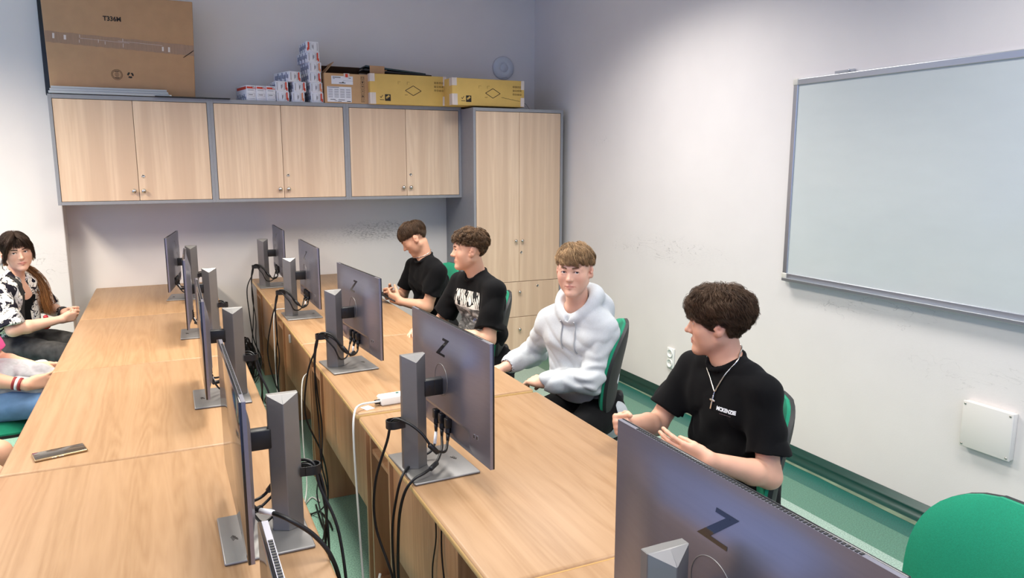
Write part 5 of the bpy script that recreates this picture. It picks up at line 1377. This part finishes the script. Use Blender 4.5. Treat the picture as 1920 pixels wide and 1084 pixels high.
for u0, u1, v1 in ((.034, .040, -.200), (-.034, -.030, -.185)):
    pts = []
    for k in range(7):
        t_ = k / 6; p = D['NB'] - lc + D['lat'] * (u0 + (u1 - u0) * t_) + D['up'] * (-.055 + (v1 + .055) * t_); h_ = B3.ray_cast(Vector(tuple(p + D['fw'] * .4)), Vector(tuple(-D['fw'])))
        if h_[0] is not None: pts.append(h_[0] + h_[1] * .004)
    if len(pts) > 2: b = MB(); b.tube(spline(pts, 5), .0032, 6); b.build('drawstring', m_lace, D['t'])

# ---- boy with the printed shirt
D = person((1.58, 3.80, 0), 'boy in a black T-shirt with a large white and grey print, in profile', (1.50, 3.79, 1.214), (-.95, .29, -.01), .0, (1.552, 3.805, 1.082),
           (1.580, 3.628, 1.010), (1.512, 3.972, 1.010), (1.520, 3.572, .752), (1.415, 4.04, .765), (1.310, 3.700, .785), (1.270, 3.905, .785),
           hd((-.7, .55, -.1), (.4, .5, .4), 1, .45), hd((-.75, -.4, -.1), (.4, -.5, .4), -1, .45), (1.625, 3.82, .56), None, h=.004, stubble=(126, 96, 76), tab=TAB_FADE, skin=(218, 168, 140), hs=1.0)
T2 = tee(D, 'tshirt', m_tee, seed=5, frac=.78, r1=.075, ex=.016, amp=.007); trousers(D, m_black_tr, m_shoe)
cap(D, TAB_FADE, .006, C_MID); eyes(D['t'], D['fr'], (.2, 4.2, 1.2)); brows(D['t'], D['fr'], C_BRN)
hair(D['t'], D['fr'], TAB_FADE, C_MID, N=5500, length=(.024, .050), vol=.028, curl=.009, waves=1.4, seed=12, fringe=1.0, rad=.0011, clumps=230, cpull=.7, crown=(.1, -.25, .95), droop=.1, drop=(.012, .010, .002, .002, .02))
def print_mat():
    m = mat('shirt_print', rgb(14, 14, 16), .85); nt = m.node_tree; N = nt.nodes; L = nt.links; b = N['Principled BSDF']
    uv = N.new('ShaderNodeUVMap'); uv.uv_map = 'print'; sp = N.new('ShaderNodeSeparateXYZ'); L.new(uv.outputs[0], sp.inputs[0])
    def mth(op, a, c=None):
        n = N.new('ShaderNodeMath'); n.operation = op
        for i, x in enumerate((a, c)):
            if x is None: continue
            if isinstance(x, (int, float)): n.inputs[i].default_value = x
            else: L.new(x, n.inputs[i])
        return n.outputs[0]
    def noise(sc, vec, det=2, dist=0.0, scale=(1, 1, 1)):
        mp = N.new('ShaderNodeMapping'); mp.inputs['Scale'].default_value = scale; L.new(vec, mp.inputs['Vector'])
        n = N.new('ShaderNodeTexNoise'); n.inputs['Scale'].default_value = sc; n.inputs['Detail'].default_value = det; n.inputs['Distortion'].default_value = dist; L.new(mp.outputs[0], n.inputs['Vector']); return n.outputs['Fac']
    # drawn-out drippy lettering: tall warped strokes
    warp = noise(3.0, uv.outputs[0], 2, .6, (1.2, .8, 1))
    strokes = mth('PINGPONG', mth('ADD', mth('MULTIPLY', sp.outputs['X'], 9.0), mth('MULTIPLY', warp, 5.5)), .5)
    letters = mth('GREATER_THAN', strokes, .17)
    gaps = mth('GREATER_THAN', noise(5, uv.outputs[0], 1, .4, (1.0, .5, 1)), .40)
    letters = mth('MULTIPLY', letters, gaps)
    top = mth('MULTIPLY', mth('GREATER_THAN', sp.outputs['Y'], .64), letters)
    # grainy black and white picture
    pic = noise(3.4, uv.outputs[0], 4, 1.6, (1, 1.5, 1)); ramp = N.new('ShaderNodeValToRGB'); ramp.color_ramp.interpolation = 'B_SPLINE'
    e = ramp.color_ramp.elements; e[0].position = .46; e[0].color = (.004, .004, .005, 1); e[1].position = .66; e[1].color = (.62, .60, .57, 1); L.new(pic, ramp.inputs[0])
    lower = mth('MULTIPLY', mth('LESS_THAN', sp.outputs['Y'], .63), mth('GREATER_THAN', sp.outputs['Y'], .02))
    mx = N.new('ShaderNodeMix'); mx.data_type = 'RGBA'; L.new(lower, mx.inputs[0]); mx.inputs[6].default_value = rgb(15, 15, 17); L.new(ramp.outputs[0], mx.inputs[7])
    bar = mth('MULTIPLY', mth('LESS_THAN', mth('ABSOLUTE', mth('SUBTRACT', sp.outputs['Y'], mth('ADD', .625, mth('MULTIPLY', warp, .03)))), .008), 1.0)
    mx2 = N.new('ShaderNodeMix'); mx2.data_type = 'RGBA'; L.new(mth('MAXIMUM', top, bar), mx2.inputs[0]); L.new(mx.outputs[2], mx2.inputs[6]); mx2.inputs[7].default_value = rgb(214, 210, 202)
    blue = mth('MULTIPLY', mth('MULTIPLY', mth('GREATER_THAN', sp.outputs['X'], .62), mth('LESS_THAN', mth('ABSOLUTE', mth('SUBTRACT', sp.outputs['Y'], .36)), .07)), mth('LESS_THAN', mth('ABSOLUTE', mth('SUBTRACT', noise(9, uv.outputs[0], 2, 1.), .5)), .03))
    mx3 = N.new('ShaderNodeMix'); mx3.data_type = 'RGBA'; L.new(blue, mx3.inputs[0]); L.new(mx2.outputs[2], mx3.inputs[6]); mx3.inputs[7].default_value = rgb(150, 170, 220); L.new(mx3.outputs[2], b.inputs['Base Color'])
    return m
c = D['NB'] - D['up'] * .205 + D['lat'] * .012
decal_grid(D, T2, 'chest_print', c, .250, .245, 26, 30, print_mat(), .0018, lambda u, v: (u * (1 + (-.16 if v > .03 else 0) * min(1, (v - .03) / .09)), v))

# ---- boy looking at his phone
D = person((1.60, 4.82, 0), 'boy in a plain black T-shirt bent over a phone, farthest in the right row', (1.505, 4.81, 1.185), (-.76, .24, -.56), .0, (1.578, 4.80, 1.062),
           (1.612, 4.636, .978), (1.550, 4.980, .978), (1.535, 4.645, .742), (1.490, 5.07, .745), (1.385, 4.745, .772), (1.395, 4.975, .785),
           hd((-.55, .75, .25), (-.3, .1, 1), 1, [.6, .7, .75, .8], (.3, .3)), hd((-.65, -.55, .12), (-.2, .1, 1), -1, [.5, .6, .7, .8], (.3, .4)), (1.66, 4.80, .56), None, h=.0045, lid=.45, stubble=(120, 92, 74), tab=TAB_FADE, skin=(208, 158, 130))
T1 = tee(D, 'tshirt', m_tee, seed=9, frac=.66, r1=.064, nz=.036); trousers(D, m_black_tr, m_shoeb)
cap(D, TAB_FADE, .007, C_BRN); eyes(D['t'], D['fr'], (1.32, 4.83, .8)); brows(D['t'], D['fr'], C_DRK)
hair(D['t'], D['fr'], TAB_FADE, C_BRN, N=4500, length=(.026, .080), vol=.020, curl=.004, waves=.9, seed=15, fringe=1.15, rad=.0012, clumps=150, cpull=.6, crown=(0, -.4, .9))
b = MB(); nb_ = D['NB'] - np.array(D['t'].location)
b.tube(spline([ring_pt(D, (bvh(D['body']), bvh(T1)), a, .022 - .016 * math.sin(a)) for a in np.linspace(0, 2 * PI, 17)], 3), .002, 6, 0, False); b.build('neck_chain', m_silver, D['t'])
ph = thing('phone', (1.335, 4.84, .795), 0, 'dark phone held by the boy farthest in the right row', 'phone')
b = MB(); R3 = (Matrix.Rotation(-.95, 3, 'Z') @ Matrix.Rotation(.30, 3, 'Y')); b.rbox((0, 0, 0), (.15, .073, .009), .004, 3, 0, R3); b.build('case', m_plastic_b, ph)
b = MB(); b.rbox(R3 @ Vector((0, 0, .0047)), (.142, .067, .001), .0005, 1, 0, R3); b.build('glass', m_screen, ph)

# ---- girl in the patterned shirt
D = person((-.90, 5.42, 0), 'girl with a brown ponytail in a black and white patterned shirt', (-.845, 5.40, 1.150), (.36, -.93, -.06), -.13, (-.875, 5.435, 1.005),
           (-.815, 5.570, .938), (-.955, 5.295, .938), (-.735, 5.655, .735), (-.872, 5.185, .702), (-.628, 5.470, .735), (-.632, 5.315, .722),
           hd((.80, -.55, .05), (.2, .2, 1), 1, .7), hd((.72, .62, .06), (.2, -.2, 1), -1, .55), (-.935, 5.46, .56), None, h=.0032, fem=True, skin=(222, 176, 152), hs=1.0, head_scale=.97, lid=1.15)
tr, lat, fw, up, NB, P = D['t'], D['lat'], D['fw'], D['up'], D['NB'], D['P']
pts = np.stack([P, NB, D['Lsh'], D['Rsh']])
F = Field(pts.min(0) - .17, pts.max(0) + .1, .006); torso_cloth(F, D, .006, .0, .92); F.ell(NB - up * .03 + fw * .10, (.085, .085, .12), .01, True, R=np.stack([lat, fw, up], 1)); F.cone(NB + up * .03, NB - up * .06, .10, .085, .01, True)
vs, fs = F.mesh(1); np_obj('tank_top', vs, fs, m_tee, tr)
m_pat = mat('patterned_cotton', rgb(226, 222, 212), .9, bump=.2, bscale=900, spec=.2)
def pattern(m):
    nt = m.node_tree; N = nt.nodes; L = nt.links; b = N['Principled BSDF']; tc = [n for n in N if n.type == 'TEX_COORD'][0]
    def noise(sc, dist, det, rough=.5):
        n = N.new('ShaderNodeTexNoise'); n.inputs['Scale'].default_value = sc; n.inputs['Distortion'].default_value = dist; n.inputs['Detail'].default_value = det; n.inputs['Roughness'].default_value = rough; L.new(tc.outputs['Object'], n.inputs['Vector']); return n.outputs['Fac']
    def mth(op, a, c):
        n = N.new('ShaderNodeMath'); n.operation = op
        for i, x in enumerate((a, c)):
            if isinstance(x, (int, float)): n.inputs[i].default_value = x
            else: L.new(x, n.inputs[i])
        return n.outputs[0]
    blot = mth('GREATER_THAN', noise(11, 1.6, 2), .565); line = mth('LESS_THAN', mth('ABSOLUTE', mth('SUBTRACT', noise(13, 2.2, 3), .5), 0), .022)
    shade = mth('MULTIPLY', mth('GREATER_THAN', noise(9, 1.0, 2), .58), .45)
    mx0 = N.new('ShaderNodeMix'); mx0.data_type = 'RGBA'; L.new(shade, mx0.inputs[0]); mx0.inputs[6].default_value = rgb(230, 226, 216); mx0.inputs[7].default_value = rgb(150, 156, 178)
    mx = N.new('ShaderNodeMix'); mx.data_type = 'RGBA'; L.new(mth('MAXIMUM', blot, line), mx.inputs[0]); L.new(mx0.outputs[2], mx.inputs[6]); mx.inputs[7].default_value = rgb(30, 29, 40); L.new(mx.outputs[2], b.inputs['Base Color'])
pattern(m_pat)
F = Field(np.stack([P, NB, D['Lsh'], D['Rsh'], D['Lel'], D['Rel']]).min(0) - .2, np.stack([P, NB, D['Lsh'], D['Rsh'], D['Lel'], D['Rel']]).max(0) + .13, .0048)
torso_cloth(F, D, .022, -.06, 1.0)
for S_ in (D['Lsh'], D['Rsh']): F.cone(NB - up * .035, S_, .050, .058, .04)
for S_, E_ in ((D['Lsh'], D['Lel']), (D['Rsh'], D['Rel'])): sleeve(F, D, S_, E_, .93, .064, .072, .050)
F.warp(fold(D, .008, 21))
F.cone(NB + fw * .120 + up * .04, NB + fw * .170 - up * .22, .072, .092, .012, True); F.cone(NB + fw * .175 - up * .22, P + fw * .18 - up * .05, .085, .11, .012, True)
nt_, nb_ = D['neck']; F.cone(nt_, nb_, .055, .058, .008, True)
for s in (-1, 1):
    a0 = NB - fw * .055 + up * .035; a1 = NB + lat * s * .066 + fw * .01 + up * .022; a2 = NB + lat * s * .075 + fw * .075 - up * .045; a3 = NB + lat * s * .052 + fw * .105 - up * .10
    F.cone(a0, a1, .013, .013, .008); F.cone(a1, a2, .013, .019, .01); F.cone(a2, a3, .019, .007, .01)
vs, fs = F.mesh(1); SH = np_obj('patterned_shirt', vs, fs, m_pat, tr)
trousers(D, m_jeanb, m_shoeb, amp=.010)
b = MB(); bs = bvh(SH); lg = np.array(tr.location); sp = []
for k in range(14):
    t_ = k / 13; p = NB - lg - lat * (.085 - .028 * t_) + up * (.01 - .30 * t_); h_ = bs.ray_cast(Vector(tuple(p + fw * .4)), Vector(tuple(-fw)))
    if h_[0] is not None: sp.append(h_[0] + h_[1] * .004)
L2 = Vector(tuple(lat)) * .016; b.grid([[q - L2, q + L2] for q in sp], 0, True); b.grid([[q - L2 - Vector(tuple(fw)) * .004, q + L2 - Vector(tuple(fw)) * .004] for q in sp], 0, True, True); b.build('dungaree_strap', m_jeanb, tr)
TAB_G = [(0, .070), (30, .060), (52, .030), (75, .012), (92, -.006), (108, -.035), (140, -.075), (180, -.095)]
CG = rgb(58, 42, 32)[:3]
cap(D, TAB_G, .008, CG); eyes(tr, D['fr'], EYE); brows(tr, D['fr'], rgb(44, 32, 26)[:3], .9)
hair(tr, D['fr'], TAB_G, CG, N=4500, length=(.07, .095), vol=.014, curl=.002, waves=.5, seed=31, rad=.0010, side=.5, drop=(.03, .03, .03, .03, .03), clumps=90, cpull=.3, crown=(0, .35, .9))
fo, fR = D['fr']; hl = lambda x, y, z: fo + fR @ V(x, y, z)
path_strands('fringe', D, [hl(.004, .055, .122), hl(.040, .092, .088), hl(.066, .086, .040), hl(.080, .060, -.010), hl(.090, .055, -.050)], 260, (.012, .016, .006), .0012, (CG, CG), 5, 12, .004)
path_strands('fringe', D, [hl(-.002, .055, .122), hl(-.030, .096, .090), hl(-.050, .094, .052), hl(-.058, .086, .020)], 240, (.012, .020, .014), .0012, (CG, CG), 6, 12, .004)
path_strands('fringe', D, [hl(-.040, .05, .108), hl(-.072, .066, .05), hl(-.078, .055, -.01), hl(-.074, .058, -.055)], 120, (.010, .010, .006), .0011, (CG, CG), 7, 12, .004)
path_strands('loose_lock', D, [hl(.070, .06, .02), hl(.092, .05, -.03), hl(.118, .05, -.062), hl(.158, .05, -.078)], 14, (.004, .006, .014), .0007, (CG, CG), 8, 12, .006)
path_strands('ponytail', D, [hl(.0, -.11, -.02), hl(.055, -.085, -.10), NB + lat * .085 + fw * .005 + up * .025, NB + lat * .105 + fw * .095 - up * .06, NB + lat * .098 + fw * .135 - up * .16, NB + lat * .120 + fw * .150 - up * .235], 620, (.020, .030, .026), .0013, (CG, rgb(178, 124, 74)[:3]), 9, 20, .016)
b = MB()
for s in (1, -1):
    p = Vector(tuple(hl(s * .084, -.010, -.036) - lg)); b.lathe([(.0, .0), (.0045, -.010), (.0015, -.014), (.006, -.034), (.002, -.044), (0, -.048)], Matrix.Translation(p), 10)
b.build('earrings', m_chrome, tr)
W_ = D['Lwr'] - lg; d_ = nrm(D['Lel'] - D['Lwr']); q = Vector(tuple(d_)).to_track_quat('Z', 'Y').to_matrix().to_4x4(); q.translation = Vector(tuple(W_ + d_ * .035)); b = MB()
b.lathe([(.031, -.018), (.035, -.018), (.035, .018), (.031, .018)], q, 24)
for k in range(14): b.box(q @ Vector((.036 * math.cos(k * .45), .036 * math.sin(k * .45), .006 * (1 if k % 2 else -1))), (.005, .005, .005), 1)
b.build('studded_bracelet', [mat('black_leather', rgb(22, 20, 20), .5), m_chrome], tr)
bt = thing('small_bottle', (-.735, 5.40, .665), .3, 'small clear bottle with red cap and red label lying in the girl\'s lap', 'bottle')
b = MB(); b.xf = Rx(.5); b.lathe([(0, 0), (.026, .002), (.028, .01), (.028, .045), (.012, .062), (.011, .070)], Matrix.Identity(4), 20); b.build('body', mat('clear_plastic', rgb(226, 220, 222), .1, trans=.75), bt)
b = MB(); b.xf = Rx(.5); b.lathe([(.0285, .006), (.0287, .008), (.0287, .022), (.0285, .024)], Matrix.Identity(4), 20); b.build('label', m_red, bt)
b = MB(); b.xf = Rx(.5); b.lathe([(.013, .066), (.014, .068), (.014, .084), (.008, .09), (0, .091)], Matrix.Identity(4), 16); b.build('cap', mat('red_cap', rgb(170, 30, 44), .35), bt)

# ---- person with the sweater on the lap (mostly outside the frame)
D = person((-.90, 4.22, 0), 'person in a pink top and blue jeans cut off by the left edge', (-.905, 4.22, 1.19), (.98, -.1, -.1), 0, (-.92, 4.22, 1.04),
           (-.92, 4.395, .97), (-.92, 4.045, .97), (-.83, 4.43, .70), (-.852, 4.075, .700), (-.63, 4.33, .66), (-.652, 4.045, .648),
           hd((.85, -.4, -.05), (.2, -.2, 1), 1, .4), hd((.92, .22, .10), (.1, .1, 1), -1, .45), (-.93, 4.22, .56), None, h=.006, fem=True)
tee(D, 'pink_top', m_pink, h=.008, frac=.85); trousers(D, m_jean, m_shoe); cap(D, TAB_G, .01, CG, .008); hair(D['t'], D['fr'], TAB_G, CG, N=900, length=(.07, .1), vol=.02, seed=33, rad=.0022); eyes(D['t'], D['fr'], (.2, 4.0, 1.1)); brows(D['t'], D['fr'], CG)
W_ = D['Rwr'] - np.array(D['t'].location); d_ = nrm(D['Rel'] - D['Rwr']); 
for k, mm in enumerate((m_red, m_paper, m_red)):
    q = Vector(tuple(d_)).to_track_quat('Z', 'Y').to_matrix().to_4x4(); q.translation = Vector(tuple(W_ + d_ * (.025 + .013 * k))); b = MB(); b.lathe([(.027, -.005), (.0305, -.005), (.0305, .005), (.027, .005)], q, 20); b.build('bracelet', mm if mm is m_paper else mat('dark_red_band', rgb(140, 40, 40), .6), D['t'])
# sweater in the lap
F = Field(V(-1.0, 3.96, .52), V(-.42, 4.66, .82), .007)
for a, c_, r in (((-.83, 4.12, .64), (-.58, 4.10, .61), .055), ((-.84, 4.25, .665), (-.56, 4.22, .63), .062), ((-.82, 4.36, .665), (-.58, 4.34, .635), .058), ((-.78, 4.46, .65), (-.62, 4.44, .62), .045)): F.cone(V(*a), V(*c_), r, r * .85, .05)
F.warp(lambda X: (.012 * (1 - np.abs(vnoise(X * 13 + 3)) * 2) + .010 * vnoise(X * 7)).astype(f32)); vs, fs = F.mesh(1)
sw = thing('sweater', (-.70, 4.28, .58), 0, 'light grey sweater bunched up on the lap of the person in blue jeans', 'sweater'); np_obj('cloth', vs, fs, m_hood2, sw)

# ---- nearest person on the left (only a bare knee in view)
D = person((-.93, 3.22, 0), 'person with bare knees at the left edge beside the phone desk', (-.98, 3.25, 1.20), (1, .1, -.1), 0, (-.985, 3.25, 1.05),
           (-.985, 3.42, .98), (-.985, 3.08, .98), (-.93, 3.45, .72), (-.93, 3.05, .72), (-.86, 3.40, .66), (-.86, 3.12, .66),
           hd((.9, -.2, -.2), (.2, -.2, 1), 1, .4), hd((.9, .2, -.2), (.2, .2, 1), -1, .4), (-1.0, 3.25, .545), None, h=.007, bare=True, legs=(((-.68, 3.42, .535), (-.68, 3.42, .09)), ((-.655, 3.14, .535), (-.66, 3.13, .09))))
tee(D, 'tshirt', m_hood2, h=.009); trousers(D, m_black_tr, m_shoe, h=.009, shorts=False) if False else None
P, lat, fw, up = D['P'], D['lat'], D['fw'], D['up']; F = Field(V(-1.2, 3.0, .38), V(-.6, 3.6, .75), .009); F.cone(P - lat * .075, P + lat * .075, .10, k=.03)
for k_, s in zip(D['kn'], (1, -1)): F.cone(P + lat * s * .09, P + lat * s * .09 + (k_ - P - lat * s * .09) * .55, .098, .088, .04)
vs, fs = F.mesh(1); np_obj('shorts', vs, fs, m_black_tr, D['t'])
for a_ in D['an']:
    b = MB(); lo_ = np.array(D['t'].location); z0 = a_ - lo_; z0[2] = 0; b.rbox(Vector(tuple(z0 + V(.06, 0, .045))), (.26, .095, .09), .04, 4); b.build('shoe', m_shoe, D['t'])
cap(D, TAB_MED, .01, C_DRK, .008); hair(D['t'], D['fr'], TAB_MED, C_DRK, N=700, vol=.03, seed=35, rad=.0026); eyes(D['t'], D['fr'], (.2, 3.0, 1.1)); brows(D['t'], D['fr'], C_DRK)
# ------------------------------------------------------------------ light and camera
W = bpy.data.worlds.new('world'); S.world = W; W.use_nodes = True
bg = W.node_tree.nodes['Background']; bg.inputs[0].default_value = rgb(168, 188, 252); bg.inputs[1].default_value = 1.1
def lamp(loc, sx, sy, p, col, spread):
    d = bpy.data.lights.new('ceiling_lamp', 'AREA'); d.shape = 'RECTANGLE'; d.size = sx; d.size_y = sy; d.energy = p; d.color = col; d.spread = math.radians(spread)
    o = bpy.data.objects.new('ceiling_lamp', d); COL.objects.link(o); o.location = loc; return o
for x, y, p, c in ((-1.9, 4.5, 105, (1, .87, .71)), (-1.9, 2.9, 30, (1, .92, .80)), (.6, 3.7, 54, (1, .94, .85)), (2.1, 3.9, 36, (1, .97, .94)),
                   (-1.5, 1.3, 22, (1, .95, .88)), (.5, 1.3, 23, (1, .96, .90)), (2.2, 1.3, 24, (1, .97, .95)),
                   (-1.3, -1.2, 22, (1, .96, .9)), (.5, -1.2, 20, (1, .96, .9)), (2.1, -1.2, 34, (1, .97, .95))):
    lamp((x, y, 3.1), .55, 1.15, p, c, 136)
cam = bpy.data.cameras.new('camera'); cam.sensor_width = 36; cam.lens = 1396 / 1920 * 36; cam.clip_start = .05
co = bpy.data.objects.new('camera', cam); COL.objects.link(co)
pt = math.atan(235 / 1396); yw = math.atan2(657, math.hypot(1396, 235))
Fw = Vector((math.sin(yw) * math.cos(pt), math.cos(yw) * math.cos(pt), -math.sin(pt)))
co.matrix_world = Matrix.Translation((0, 0, 1.68)) @ Fw.to_track_quat('-Z', 'Y').to_matrix().to_4x4()
S.camera = co
S.view_settings.view_transform = 'Standard'; S.view_settings.look = 'None'; S.view_settings.gamma = 1; S.view_settings.use_curve_mapping = False
S.view_settings.exposure = 0.16
